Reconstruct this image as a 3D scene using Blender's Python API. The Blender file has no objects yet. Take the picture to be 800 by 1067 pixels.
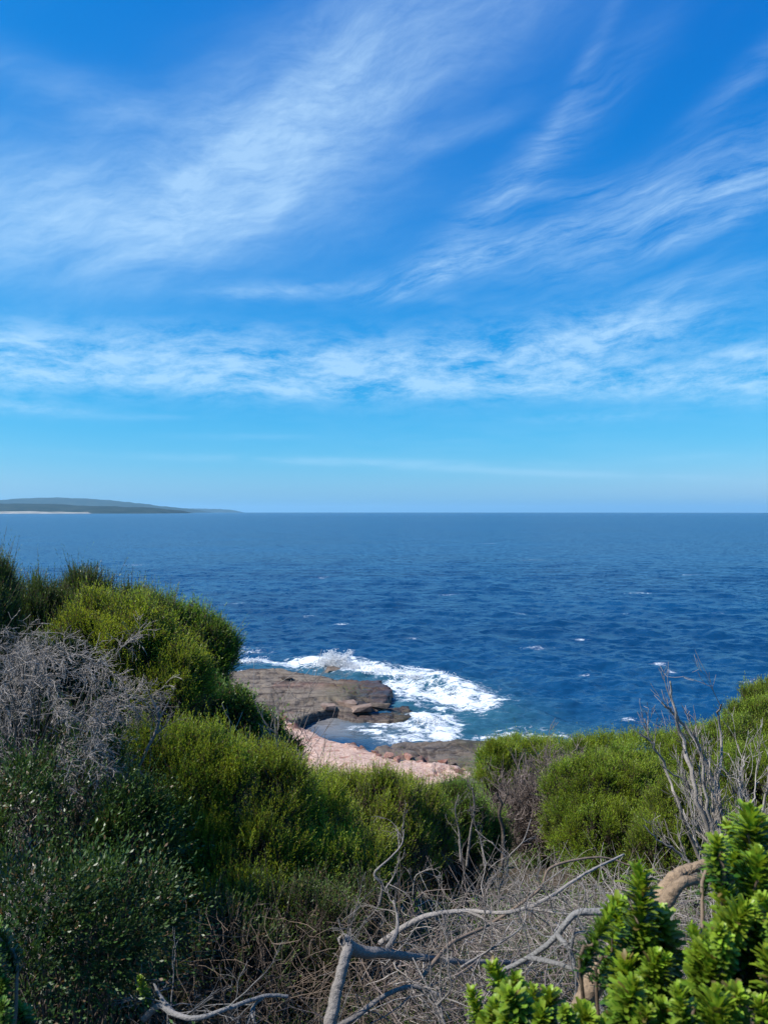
import bpy, math
import numpy as np
from mathutils import Vector

PI = math.pi
R = math.radians
F = 770.0          # focal length in pixels of an 800 x 1067 frame
CAMZ = 20.0
scene = bpy.context.scene
COL = scene.collection
rng = np.random.default_rng(11)

def W(px, py, d):
    return np.array([(px - 400.0) / F * d, d, CAMZ + (533.5 - py) / F * d])

def S(px, py, z=0.0):                       # sight line to height z
    d = (CAMZ - z) * F / (py - 533.5)
    return np.array([(px - 400.0) / F * d, d, z])

# ------------------------------------------------------------------ mesh helpers
mesh_last = [None]
def mesh_obj(name, verts, faces, mat, parent=None, attrs=None, smooth=False):
    verts = np.asarray(verts, dtype=np.float32)
    faces = np.asarray(faces, dtype=np.int32)
    k = faces.shape[1]
    me = bpy.data.meshes.new(name)
    me.vertices.add(len(verts)); me.vertices.foreach_set('co', verts.ravel())
    me.loops.add(faces.size); me.loops.foreach_set('vertex_index', faces.ravel())
    me.polygons.add(len(faces))
    me.polygons.foreach_set('loop_start', np.arange(0, faces.size, k, dtype=np.int32))
    me.update(calc_edges=True)
    me.validate()
    if attrs:
        for an, av in attrs.items():
            a = me.attributes.new(an, 'FLOAT', 'POINT')
            a.data.foreach_set('value', np.asarray(av, dtype=np.float32))
    if smooth:
        me.polygons.foreach_set('use_smooth', np.ones(len(me.polygons), dtype=bool))
    me.materials.append(mat)
    o = bpy.data.objects.new(name, me)
    COL.objects.link(o); mesh_last[0] = o
    if parent is not None:
        o.parent = parent
    return o

def tag(o, label=None, cat=None, group=None, kind=None):
    if label: o['label'] = label
    if cat: o['category'] = cat
    if group: o['group'] = group
    if kind: o['kind'] = kind
    return o

def empty(name, loc, label, cat, group=None):
    o = bpy.data.objects.new(name, None)
    o.empty_display_size = 0.3
    o.location = loc
    COL.objects.link(o)
    return tag(o, label, cat, group)

def child_local(verts, root):
    return np.asarray(verts) - np.array(root.location)

def norm(v):
    return v / np.maximum(np.linalg.norm(v, axis=-1, keepdims=True), 1e-9)

def perp(d):
    ref = np.where(np.abs(d[..., 2:3]) > 0.9, np.array([1.0, 0, 0]), np.array([0, 0, 1.0]))
    a = norm(np.cross(d, ref)); b = np.cross(d, a)
    return a, b

def tubes(P, Rr, sides=4):
    """P (N,K,3) polylines, Rr (N,K) radii -> verts, quads"""
    N, K, _ = P.shape
    T = np.empty_like(P)
    T[:, 1:-1] = P[:, 2:] - P[:, :-2]; T[:, 0] = P[:, 1] - P[:, 0]; T[:, -1] = P[:, -1] - P[:, -2]
    T = norm(T)
    mean = norm(P[:, -1] - P[:, 0])
    a, _ = perp(mean)
    A = np.repeat(a[:, None, :], K, 1)
    A = norm(A - T * np.sum(A * T, -1, keepdims=True))
    B = np.cross(T, A)
    ang = np.arange(sides) * 2 * PI / sides
    V = P[:, :, None, :] + Rr[:, :, None, None] * (A[:, :, None, :] * np.cos(ang)[None, None, :, None] + B[:, :, None, :] * np.sin(ang)[None, None, :, None])
    V = V.reshape(-1, 3)
    n = np.arange(N)[:, None, None] * K * sides
    k = np.arange(K - 1)[None, :, None] * sides
    s = np.arange(sides)[None, None, :]
    s2 = (s + 1) % sides
    f = np.stack([n + k + s, n + k + s2, n + k + sides + s2, n + k + sides + s], -1).reshape(-1, 4)
    return V, f

def join(parts):
    vs, fs, o = [], [], 0
    for v, f in parts:
        vs.append(v); fs.append(f + o); o += len(v)
    return np.concatenate(vs), np.concatenate(fs)

def catmull(pts, n):
    pts = np.asarray(pts, float)
    P = np.vstack([2 * pts[0] - pts[1], pts, 2 * pts[-1] - pts[-2]])
    out = []
    m = len(pts) - 1
    for t in np.linspace(0, m - 1e-6, n):
        i = int(t); u = t - i
        a, b, c, d = P[i], P[i + 1], P[i + 2], P[i + 3]
        out.append(0.5 * ((2 * b) + (c - a) * u + (2 * a - 5 * b + 4 * c - d) * u * u + (3 * b - a - 3 * c + d) * u ** 3))
    return np.array(out)

def gnoise(x, y, seed=0, octs=4, s=1.0):
    """cheap smooth noise from summed rotated sines, about -1..1"""
    r = np.random.default_rng(seed)
    out = 0; amp = 1.0; tot = 0
    for o in range(octs):
        v = 0
        for k in range(5):
            a = r.uniform(0, 2 * PI); ph = r.uniform(0, 2 * PI); f = s * (2 ** o) * r.uniform(0.7, 1.4)
            v = v + np.sin((x * math.cos(a) + y * math.sin(a)) * f + ph + 1.3 * np.sin((x * math.sin(a) - y * math.cos(a)) * f * 0.6 + ph * 2))
        out = out + amp * v / 3.0; tot += amp; amp *= 0.55
    return out / tot

# ------------------------------------------------------------------ node helpers
def new_mat(name):
    m = bpy.data.materials.new(name); m.use_nodes = True
    nt = m.node_tree; nt.nodes.clear()
    return m, nt

def nd(nt, t, ins=None, **kw):
    n = nt.nodes.new(t)
    for k, v in kw.items(): setattr(n, k, v)
    if ins:
        for k, v in ins.items():
            sock = n.inputs[k]
            if isinstance(v, bpy.types.NodeSocket): nt.links.new(v, sock)
            else: sock.default_value = v
    return n

def mth(nt, op, a, b=None, c=None, clamp=False):
    n = nt.nodes.new('ShaderNodeMath'); n.operation = op; n.use_clamp = clamp
    for i, v in enumerate((a, b, c)):
        if v is None: continue
        if isinstance(v, bpy.types.NodeSocket): nt.links.new(v, n.inputs[i])
        else: n.inputs[i].default_value = v
    return n.outputs[0]

def mixc(nt, f, a, b, mode='MIX'):
    n = nt.nodes.new('ShaderNodeMix'); n.data_type = 'RGBA'; n.blend_type = mode
    for s, v in ((n.inputs[0], f), (n.inputs[6], a), (n.inputs[7], b)):
        if isinstance(v, bpy.types.NodeSocket): nt.links.new(v, s)
        else: s.default_value = v if isinstance(v, (int, float)) else (*v, 1) if len(v) == 3 else v
    return n.outputs[2]

def maprange(nt, v, a, b, c=0.0, d=1.0, smooth=True):
    n = nt.nodes.new('ShaderNodeMapRange')
    n.interpolation_type = 'SMOOTHSTEP' if smooth else 'LINEAR'
    nt.links.new(v, n.inputs[0])
    for i, x in enumerate((a, b, c, d)): n.inputs[i + 1].default_value = x
    return n.outputs[0]

def noise(nt, vec, scale, detail=4, rough=0.55, dist=0.0):
    n = nd(nt, 'ShaderNodeTexNoise', {'Scale': scale, 'Detail': detail, 'Roughness': rough, 'Distortion': dist})
    if vec is not None: nt.links.new(vec, n.inputs['Vector'])
    return n

def attr(nt, name):
    return nd(nt, 'ShaderNodeAttribute', attribute_name=name).outputs['Fac']

def out(nt, s):
    o = nd(nt, 'ShaderNodeOutputMaterial'); nt.links.new(s, o.inputs['Surface'])

# ------------------------------------------------------------------ materials
def leaf_mat(name, old, young, trans=0.35, rough=0.45, spec=0.35, dead=(0.16, 0.10, 0.05), dead_amt=0.065):
    m, nt = new_mat(name)
    tip = attr(nt, 'tip'); rnd = attr(nt, 'rnd')
    pos = nd(nt, 'ShaderNodeNewGeometry').outputs['Position']
    big = noise(nt, pos, 1.7, 2).outputs['Fac']
    f = mth(nt, 'ADD', mth(nt, 'MULTIPLY', tip, 0.95), mth(nt, 'MULTIPLY', mth(nt, 'SUBTRACT', big, 0.5), 1.3), clamp=True)
    c = mixc(nt, f, old, young)  # older inner leaves darker by age, doubling as painted shade at shoot bases
    h = nd(nt, 'ShaderNodeHueSaturation', {'Hue': mth(nt, 'ADD', 0.485, mth(nt, 'MULTIPLY', rnd, 0.03)), 'Saturation': 1.0,
                                          'Value': mth(nt, 'ADD', 0.7, mth(nt, 'MULTIPLY', rnd, 0.6)), 'Color': c}).outputs[0]
    isdead = mth(nt, 'LESS_THAN', mth(nt, 'FRACT', mth(nt, 'MULTIPLY', rnd, 37.7)), dead_amt)
    c = mixc(nt, isdead, h, dead)
    p = nd(nt, 'ShaderNodeBsdfPrincipled', {'Base Color': c, 'Roughness': rough, 'Specular IOR Level': spec})
    t = nd(nt, 'ShaderNodeBsdfTranslucent', {'Color': mixc(nt, 0.5, c, mixc(nt, 1.0, c, (1.5, 1.25, 0.45), 'MULTIPLY'))})
    mx = nd(nt, 'ShaderNodeMixShader', {0: trans, 1: p.outputs[0], 2: t.outputs[0]})
    out(nt, mx.outputs[0])
    return m

def addm(nt, a, b, c):
    return mth(nt, 'ADD', mth(nt, 'ADD', a, b), c)

def wood_mat(name, c1, c2, scale=30, bump=0.4, rough=0.85):
    m, nt = new_mat(name)
    pos = nd(nt, 'ShaderNodeNewGeometry').outputs['Position']
    n1 = noise(nt, pos, scale, 5, 0.6).outputs['Fac']
    n2 = noise(nt, pos, scale * 0.2, 3, 0.6).outputs['Fac']
    isl = nd(nt, 'ShaderNodeNewGeometry').outputs['Random Per Island']
    f = maprange(nt, addm(nt, mth(nt, 'MULTIPLY', n1, 0.35), mth(nt, 'MULTIPLY', n2, 0.35), mth(nt, 'MULTIPLY', isl, 0.3)), 0.32, 0.68)
    c = mixc(nt, f, c1, c2)
    b = nd(nt, 'ShaderNodeBump', {'Strength': bump, 'Distance': 0.01, 'Height': n1})
    p = nd(nt, 'ShaderNodeBsdfPrincipled', {'Base Color': c, 'Roughness': rough, 'Specular IOR Level': 0.2, 'Normal': b.outputs[0]})
    out(nt, p.outputs[0])
    return m

M = {}
M['leaf_yellow'] = leaf_mat('leaf_yellow_green', (0.070, 0.135, 0.018), (0.31, 0.39, 0.038), 0.45)
M['leaf_mid'] = leaf_mat('leaf_mid_green', (0.06, 0.105, 0.018), (0.20, 0.36, 0.04), 0.42)
M['leaf_lime'] = leaf_mat('leaf_lime_green', (0.08, 0.15, 0.02), (0.31, 0.41, 0.038), 0.45)
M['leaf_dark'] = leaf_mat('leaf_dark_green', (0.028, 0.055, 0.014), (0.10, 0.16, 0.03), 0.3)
M['leaf_grey_shaded'] = leaf_mat('leaf_grey_green_shaded', (0.020, 0.046, 0.012), (0.060, 0.115, 0.022), 0.25, 0.4)  # grey green lowered in colour to deepen the shade at bottom left
M['leaf_gloss'] = leaf_mat('leaf_glossy_green', (0.045, 0.12, 0.016), (0.26, 0.37, 0.03), 0.36, 0.42, 0.4, dead_amt=0.03, dead=(0.20, 0.15, 0.05))
M['leaf_round'] = leaf_mat('leaf_blue_green', (0.035, 0.085, 0.020), (0.13, 0.24, 0.04), 0.3, 0.4)
M['leaf_brown'] = leaf_mat('leaf_dry_brown', (0.10, 0.075, 0.05), (0.20, 0.15, 0.10), 0.2, 0.7, 0.1)
M['wood_grey'] = wood_mat('weathered_grey_wood', (0.05, 0.045, 0.04), (0.24, 0.215, 0.195), 75, 1.0)
M['wood_silver'] = wood_mat('silver_twig_wood', (0.12, 0.105, 0.09), (0.38, 0.34, 0.305), 60)
M['wood_pale'] = wood_mat('pale_bare_wood', (0.07, 0.062, 0.055), (0.29, 0.26, 0.235), 90, 1.0)
M['wood_blue'] = wood_mat('smooth_grey_wood', (0.06, 0.057, 0.054), (0.23, 0.22, 0.21), 90, 1.0)
M['wood_tan'] = wood_mat('split_tan_wood', (0.05, 0.035, 0.025), (0.30, 0.215, 0.14), 55, 1.0)
M['wood_brown'] = wood_mat('brown_twig_wood', (0.09, 0.065, 0.045), (0.22, 0.165, 0.125), 50)
M['wood_mauve'] = wood_mat('mauve_brown_twig_wood', (0.10, 0.08, 0.068), (0.25, 0.20, 0.18), 20)
M['wood_dark'] = wood_mat('dark_branch_wood', (0.045, 0.035, 0.028), (0.12, 0.095, 0.075), 40)

def ground_material():
    m, nt = new_mat('soil_and_litter')
    pos = nd(nt, 'ShaderNodeNewGeometry').outputs['Position']
    n1 = noise(nt, pos, 6, 8, 0.7).outputs['Fac']; n2 = noise(nt, pos, 60, 5, 0.7).outputs['Fac']
    n3 = noise(nt, pos, 0.25, 4, 0.6).outputs['Fac']
    c = mixc(nt, maprange(nt, n1, 0.35, 0.65), (0.035, 0.027, 0.020), (0.085, 0.066, 0.048))
    c = mixc(nt, maprange(nt, n2, 0.5, 0.7), c, (0.15, 0.12, 0.09))
    c = mixc(nt, maprange(nt, n3, 0.5, 0.65), c, (0.045, 0.06, 0.02))
    b = nd(nt, 'ShaderNodeBump', {'Strength': 0.8, 'Distance': 0.05, 'Height': mth(nt, 'ADD', n1, mth(nt, 'MULTIPLY', n2, 0.4))})
    p = nd(nt, 'ShaderNodeBsdfPrincipled', {'Base Color': c, 'Roughness': 0.95, 'Specular IOR Level': 0.1, 'Normal': b.outputs[0]})
    out(nt, p.outputs[0]); return m
M['ground'] = ground_material()

def shore_material():
    m, nt = new_mat('shore_rock_and_sand')
    pos = nd(nt, 'ShaderNodeNewGeometry').outputs['Position']
    sand = attr(nt, 'sand'); alg = attr(nt, 'algae'); wet = attr(nt, 'wet'); red = attr(nt, 'red')
    n1 = noise(nt, pos, 0.55, 7, 0.65).outputs['Fac']; n2 = noise(nt, pos, 4.0, 6, 0.7).outputs['Fac']; n3 = noise(nt, pos, 14, 4, 0.7).outputs['Fac']
    st = nd(nt, 'ShaderNodeMapping', {'Vector': pos, 'Scale': (0.12, 0.5, 7.0)}).outputs[0]
    n4 = noise(nt, st, 1.0, 4, 0.6).outputs['Fac']
    rock = mixc(nt, maprange(nt, n1, 0.35, 0.65), (0.095, 0.075, 0.058), (0.205, 0.165, 0.125))
    rock = mixc(nt, maprange(nt, n2, 0.42, 0.62), rock, (0.165, 0.135, 0.11))
    rock = mixc(nt, maprange(nt, n4, 0.50, 0.60), rock, (0.06, 0.045, 0.038))
    rock = mixc(nt, mth(nt, 'MULTIPLY', maprange(nt, n3, 0.58, 0.72), 0.7), rock, (0.06, 0.045, 0.04))
    rock = mixc(nt, mth(nt, 'MULTIPLY', red, 0.65), rock, (0.20, 0.075, 0.055))
    af = mth(nt, 'MULTIPLY', alg, maprange(nt, n2, 0.40, 0.58))
    rock = mixc(nt, af, rock, (0.085, 0.11, 0.022))
    rock = mixc(nt, wet, rock, mixc(nt, 1.0, rock, (0.42, 0.34, 0.36), 'MULTIPLY'))
    sd = mixc(nt, maprange(nt, n2, 0.35, 0.65), (0.40, 0.25, 0.19), (0.58, 0.42, 0.34))
    n5 = noise(nt, pos, 1.1, 8, 0.75).outputs['Fac']
    sd = mixc(nt, maprange(nt, n5, 0.50, 0.62), sd, (0.30, 0.15, 0.11))
    sd = mixc(nt, maprange(nt, n3, 0.55, 0.7), sd, (0.36, 0.20, 0.15))
    sf = maprange(nt, mth(nt, 'ADD', sand, mth(nt, 'MULTIPLY', mth(nt, 'SUBTRACT', n2, 0.5), 0.8)), 0.42, 0.58)
    c = mixc(nt, sf, rock, sd)
    b = nd(nt, 'ShaderNodeBump', {'Strength': 0.9, 'Distance': 0.15, 'Height': mth(nt, 'ADD', n2, mth(nt, 'MULTIPLY', n3, 0.35))})
    ro = mth(nt, 'SUBTRACT', 0.9, mth(nt, 'MULTIPLY', wet, 0.6))
    p = nd(nt, 'ShaderNodeBsdfPrincipled', {'Base Color': c, 'Roughness': ro, 'Specular IOR Level': 0.35, 'Normal': b.outputs[0]})
    out(nt, p.outputs[0]); return m
M['shore'] = shore_material()

def boulder_material(name, c1, c2):
    m, nt = new_mat(name)
    pos = nd(nt, 'ShaderNodeNewGeometry').outputs['Position']
    n1 = noise(nt, pos, 1.2, 6, 0.7).outputs['Fac']; n2 = noise(nt, pos, 7.0, 5, 0.7).outputs['Fac']
    c = mixc(nt, maprange(nt, n1, 0.35, 0.65), c1, c2)
    c = mixc(nt, maprange(nt, n2, 0.56, 0.7), c, (0.07, 0.045, 0.04))
    b = nd(nt, 'ShaderNodeBump', {'Strength': 0.8, 'Distance': 0.08, 'Height': n2})
    p = nd(nt, 'ShaderNodeBsdfPrincipled', {'Base Color': c, 'Roughness': 0.9, 'Specular IOR Level': 0.2, 'Normal': b.outputs[0]})
    out(nt, p.outputs[0]); return m
M['red_rock'] = boulder_material('red_shore_rock', (0.17, 0.075, 0.055), (0.33, 0.19, 0.15))
M['dark_rock'] = boulder_material('dark_shore_rock', (0.07, 0.055, 0.045), (0.16, 0.125, 0.10))
M['brown_rock'] = boulder_material('brown_shore_rock', (0.14, 0.095, 0.075), (0.25, 0.185, 0.15))

def sea_material():
    m, nt = new_mat('sea_water')
    geo = nd(nt, 'ShaderNodeNewGeometry'); pos = geo.outputs['Position']
    foam = attr(nt, 'foam'); shal = attr(nt, 'shallow')
    # ripples: random slopes added to the surface normal (reads right at any distance)
    def slope(scale, k, detail, st=(1, 1, 1)):
        v = nd(nt, 'ShaderNodeMapping', {'Vector': pos, 'Scale': st, 'Rotation': (0, 0, 0.25)}).outputs[0]
        n = noise(nt, v, scale, detail, 0.6)
        a = nd(nt, 'ShaderNodeVectorMath', {0: n.outputs['Color'], 1: (0.5, 0.5, 0.5)}, operation='SUBTRACT')
        b = nd(nt, 'ShaderNodeVectorMath', {0: a.outputs[0], 1: k}, operation='MULTIPLY')
        return b.outputs[0]
    gust = noise(nt, nd(nt, 'ShaderNodeMapping', {'Vector': pos, 'Scale': (0.35, 1.0, 1)}).outputs[0], 0.018, 4, 0.6).outputs['Fac']
    gk = maprange(nt, gust, 0.3, 0.7, 0.75, 1.25)
    s1 = slope(2.2, (0.9, 1.25, 0), 6, (0.6, 1, 1)); s2 = slope(1.0, (0.9, 2.0, 0), 6, (0.55, 1, 1)); s3 = slope(0.20, (0.15, 0.40, 0), 5, (0.5, 1, 1))
    s = nd(nt, 'ShaderNodeVectorMath', {0: s1, 1: s2}, operation='ADD').outputs[0]
    s = nd(nt, 'ShaderNodeVectorMath', {0: s, 1: s3}, operation='ADD').outputs[0]
    sc = nd(nt, 'ShaderNodeVectorMath', {0: s}, operation='SCALE'); nt.links.new(gk, sc.inputs['Scale'])
    nn = nd(nt, 'ShaderNodeVectorMath', {0: geo.outputs['Normal'], 1: sc.outputs[0]}, operation='ADD').outputs[0]
    nn = nd(nt, 'ShaderNodeVectorMath', {0: nn}, operation='NORMALIZE').outputs[0]
    deep = mixc(nt, maprange(nt, gust, 0.3, 0.7), (0.0020, 0.028, 0.082), (0.0035, 0.046, 0.122))
    c = mixc(nt, shal, deep, (0.022, 0.085, 0.115))
    c = mixc(nt, attr(nt, 'pool'), c, (0.17, 0.165, 0.165))
    w = nd(nt, 'ShaderNodeBsdfPrincipled', {'Base Color': c, 'Roughness': 0.27, 'IOR': 1.333, 'Normal': nn})
    # foam lace
    dst = noise(nt, pos, 0.5, 3, 0.6)
    dv = nd(nt, 'ShaderNodeVectorMath', {0: dst.outputs['Color'], 1: (2.2, 2.2, 0)}, operation='MULTIPLY').outputs[0]
    pv = nd(nt, 'ShaderNodeVectorMath', {0: pos, 1: dv}, operation='ADD').outputs[0]
    fl = noise(nt, nd(nt, 'ShaderNodeMapping', {'Vector': pv, 'Scale': (0.6, 1.1, 1)}).outputs[0], 1.3, 9, 0.78, 0.6).outputs['Fac']
    ff = maprange(nt, mth(nt, 'ADD', foam, mth(nt, 'MULTIPLY', mth(nt, 'SUBTRACT', fl, 0.5), 3.4)), 0.38, 0.95)
    ff = mth(nt, 'MULTIPLY', ff, maprange(nt, foam, 0.02, 0.12))
    fn = nd(nt, 'ShaderNodeBump', {'Strength': 0.8, 'Distance': 0.25, 'Height': fl})
    fo = nd(nt, 'ShaderNodeBsdfPrincipled', {'Base Color': (0.70, 0.74, 0.78, 1), 'Roughness': 0.8, 'Normal': fn.outputs[0]})
    mx = nd(nt, 'ShaderNodeMixShader', {0: ff, 1: w.outputs[0], 2: fo.outputs[0]})
    out(nt, mx.outputs[0]); return m
M['sea'] = sea_material()

def simple_mat(name, c, rough=0.8, trans=0.0):
    m, nt = new_mat(name)
    p = nd(nt, 'ShaderNodeBsdfPrincipled', {'Base Color': (*c, 1), 'Roughness': rough})
    out(nt, p.outputs[0]); return m
m, nt = new_mat('white_spray')
d1 = nd(nt, 'ShaderNodeBsdfDiffuse', {'Color': (0.9, 0.92, 0.94, 1)}); d2 = nd(nt, 'ShaderNodeBsdfTranslucent', {'Color': (0.9, 0.92, 0.94, 1)})
out(nt, nd(nt, 'ShaderNodeMixShader', {0: 0.5, 1: d1.outputs[0], 2: d2.outputs[0]}).outputs[0]); M['spray'] = m

def hill_material(name, c1, c2, scale):
    m, nt = new_mat(name)
    pos = nd(nt, 'ShaderNodeNewGeometry').outputs['Position']
    n1 = noise(nt, pos, scale, 8, 0.65).outputs['Fac']
    c = mixc(nt, maprange(nt, n1, 0.4, 0.62), c1, c2)
    p = nd(nt, 'ShaderNodeBsdfPrincipled', {'Base Color': c, 'Roughness': 1.0, 'Specular IOR Level': 0.0})
    out(nt, p.outputs[0]); return m
M['hill'] = hill_material('forested_hills', (0.014, 0.026, 0.024), (0.034, 0.046, 0.040), 0.006)  # forest green pulled towards blue, so some distance haze sits in the colour
M['beach_far'] = hill_material('pale_beach_sand', (0.20, 0.19, 0.165), (0.34, 0.32, 0.28), 0.01)

# ------------------------------------------------------------------ terrain
PROF_Y = np.array([-200, -30, -5, 0, 2, 3, 5, 8, 12, 20, 30, 40, 47, 51, 56, 64, 80])
PROF_Z = np.array([24, 20, 18.8, 18.35, 17.8, 17.4, 16.75, 15.6, 13.9, 10.5, 6.8, 4.0, 2.3, 1.2, -1.0, -3.0, -5])
def G(x, y):
    x = np.asarray(x, float); y = np.asarray(y, float)
    z = np.interp(y, PROF_Y, PROF_Z)
    fade = np.clip((52 - y) / 20, 0, 1)
    lft = np.clip((-x - 1.2) / 3.0, 0, 1) * np.clip((y - 3) / 4, 0, 1)
    z = z + lft * 1.5 * fade * np.clip(1 - (y - 14) / 20, 0, 1)
    rgt = np.clip((x - 1.5) / 8.0, 0, 1) * np.clip((y - 6) / 10, 0, 1)
    z = z + rgt * 2.2 * fade
    z = z + gnoise(x, y, 5, 3, 0.5) * 0.18 * np.clip(np.abs(y) / 6, 0.25, 1.5) * np.clip((58 - y) / 10, 0, 1)
    z = z - np.clip((np.abs(x) - 60) / 40, 0, 1) * 30
    return z

xs = np.concatenate([np.linspace(-110, -14, 60), np.linspace(-13.8, 13.8, 180), np.linspace(14, 110, 60)])
ys = np.concatenate([np.linspace(-120, -4, 40), np.linspace(-3.8, 16, 150), np.linspace(16.4, 66, 110)])
X, Y = np.meshgrid(xs, ys)
Z = G(X, Y)
def grid_faces(nr, nc):
    i = np.arange(nr - 1)[:, None] * nc + np.arange(nc - 1)[None, :]
    return np.stack([i, i + 1, i + nc + 1, i + nc], -1).reshape(-1, 4)
tag(mesh_obj('ground', np.stack([X, Y, Z], -1).reshape(-1, 3), grid_faces(*X.shape), M['ground'], smooth=True), kind='structure')

# ------------------------------------------------------------------ shore
def sd_poly(x, y, poly):
    """signed distance, positive inside"""
    n = len(poly); d = np.full(x.shape, 1e9); ins = np.zeros(x.shape, bool)
    for i in range(n):
        ax, ay = poly[i][0], poly[i][1]; bx, by = poly[(i + 1) % n][0], poly[(i + 1) % n][1]
        ex, ey = bx - ax, by - ay
        t = np.clip(((x - ax) * ex + (y - ay) * ey) / (ex * ex + ey * ey), 0, 1)
        d = np.minimum(d, np.hypot(x - ax - t * ex, y - ay - t * ey))
        c = ((ay > y) != (by > y)) & (x < (bx - ax) * (y - ay) / (by - ay + 1e-12) + ax)
        ins ^= c
    return np.where(ins, d, -d)

def PP(pts, z):
    return [S(a, b, z)[:2] for a, b in pts]
plat = PP([(90, 702), (225, 704), (243, 696), (285, 693), (315, 699), (350, 704), (398, 706), (411, 713), (404, 722), (406, 730), (385, 735), (345, 736), (322, 741), (296, 746), (262, 742), (225, 740), (90, 748)], 1.3)
plat_hi = PP([(90, 706), (225, 712), (262, 700), (300, 701), (345, 708), (372, 716), (366, 724), (330, 722), (290, 728), (262, 736), (90, 740)], 1.7)
ledge = PP([(345, 741), (372, 737), (425, 736), (433, 741), (424, 748), (404, 752), (378, 749), (350, 746)], 0.5)
flat = PP([(385, 779), (424, 771), (470, 770), (520, 773), (545, 778), (540, 830), (500, 830), (440, 810), (400, 795)], 0.7)
shelf = PP([(508, 772), (560, 770), (610, 774), (640, 778), (640, 830), (508, 830)], 0.35)
sandp = PP([(256, 742), (285, 738), (306, 748), (330, 758), (352, 769), (384, 776), (420, 785), (462, 790), (492, 794), (508, 806), (500, 816), (440, 830), (300, 822), (250, 790)], 0.9)
xs = np.arange(-42, 34, 0.16); ys = np.arange(45, 101, 0.16)
X, Y = np.meshgrid(xs, ys)
wob = gnoise(X, Y, 3, 4, 0.9) * 0.7
def rise(poly, top, k=2.2, w=1.0):
    d = sd_poly(X, Y, poly) + wob * w
    return np.clip(d * k, -2.2, 1) , d
H = np.full(X.shape, -1.6)
def add(H, poly, top, wide, w=1.0):
    d = sd_poly(X, Y, poly) + wob * w
    t = np.clip(0.5 + d / wide, 0, 1); t = t * t * (3 - 2 * t)
    return np.maximum(H, -1.6 + (top + 1.6) * t), d
H, d_sand = add(H, sandp, 0.75, 3.0, 0.6)
H = np.where(d_sand > 0, H + np.clip(d_sand, 0, 12) * 0.09, H)
wob = wob + gnoise(X * .5, Y, 33, 4, 3.0) * .5
H, d_pl = add(H, plat, 0.85, 0.45)
H, d_hi = add(H, plat_hi, 1.15, 0.35, 1.5)
H, d_le = add(H, ledge, 0.42, 0.4)
H, d_fl = add(H, flat, 0.72, 0.8, 0.6)
H, d_f2 = add(H, PP([(398, 776), (430, 772), (525, 771), (530, 802), (470, 800), (400, 788)], .4), 0.42, 1.0, 0.3)
H, d_sh = add(H, shelf, 0.35, 1.6, 1.4)
rocky = np.clip(np.maximum.reduce([d_pl, d_le, d_fl, d_sh, d_f2]) / 0.6, 0, 1)
# jointed strata: long low steps running across the shelf
step = gnoise(X * 0.35 + 3, Y, 8, 4, 0.55)
q = np.floor(step * 4) / 4
H = H + rocky * (0.26 * q + 0.07 * gnoise(X, Y, 9, 6, 1.8) + 0.16 * np.floor(4 * gnoise(X * .35, Y, 19, 6, 1.6)) / 4)
crk = np.abs(gnoise(X * 0.5, Y * 1.3, 14, 3, 0.5))
crk2 = np.abs(gnoise(X * 1.2 + Y * .3, Y * .35, 15, 3, 0.6))
H = H - rocky * (0.38 * np.clip(1 - crk / 0.045, 0, 1) + 0.25 * np.clip(1 - crk2 / 0.03, 0, 1))
# bumpy stones across the sand's lower edge
stone = np.clip(gnoise(X, Y, 21, 5, 1.9) - 0.12, 0, 1)
nearsea = np.clip(1 - np.abs(d_sand - 1.3) / 2.2, 0, 1)
H = H + stone * nearsea * 0.8
H = H + 0.05 * gnoise(X, Y, 30, 3, 3.0)
H = np.where(Y < 52, np.maximum(H, G(X, Y) + 0.05 + 0 * X), H)
sand = np.clip(0.5 + d_sand / 1.6, 0, 1) * (1 - np.clip(0.5 + np.minimum(np.maximum(d_fl, d_pl), 1.2 - d_sand) / 0.8, 0, 1)) * (1 - np.clip(stone * 4, 0, 1) * nearsea)
red = np.clip(nearsea * stone * 5 + 0.55 * np.clip(1 - np.abs(Y - 79 + X * 0.1) / 3.0, 0, 1) * (X > -12) + 0.8 * np.exp(-((X + 2.0) / 3) ** 2 - ((Y - 84) / 4) ** 2), 0, 1)
ax, ay = S(372, 716, 1.2)[:2]
algae = np.exp(-((X - ax) / 2.6) ** 2 - ((Y - ay) / 4.0) ** 2)
for (a, b, sx, sy) in ((418, 742, 2, 2), (425, 750, 1.5, 1.5), (403, 768, 2, .8), (520, 776, 3, 2), (560, 776, 5, 3), (590, 776, 4, 3), (500, 800, 2, 2)):
    cx, cy = S(a, b, .5)[:2]
    algae = np.maximum(algae, 0.9 * np.exp(-((X - cx) / sx) ** 2 - ((Y - cy) / sy) ** 2))
wet = np.clip(1 - (H - 0.15) / 0.55, 0, 1) * (1 - 0.5 * sand)
wet = np.maximum(wet, 0.95 * np.clip((X + 5.5) / 3.5, 0, 1) * (Y > 70))
wet = np.maximum(wet, 0.35 * np.clip(0.5 + d_fl, 0, 1))
tag(mesh_obj('rock_shelf', np.stack([X, Y, H], -1).reshape(-1, 3), grid_faces(*X.shape), M['shore'],
             attrs={'sand': sand.ravel(), 'algae': algae.ravel(), 'wet': wet.ravel(), 'red': red.ravel()}, smooth=False), kind='structure')
HX, HY, HH = xs, ys, H
def shore_h(x, y):
    i = int(np.clip((y - HY[0]) / 0.16, 0, len(HY) - 1)); j = int(np.clip((x - HX[0]) / 0.16, 0, len(HX) - 1))
    return HH[i, j]

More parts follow.
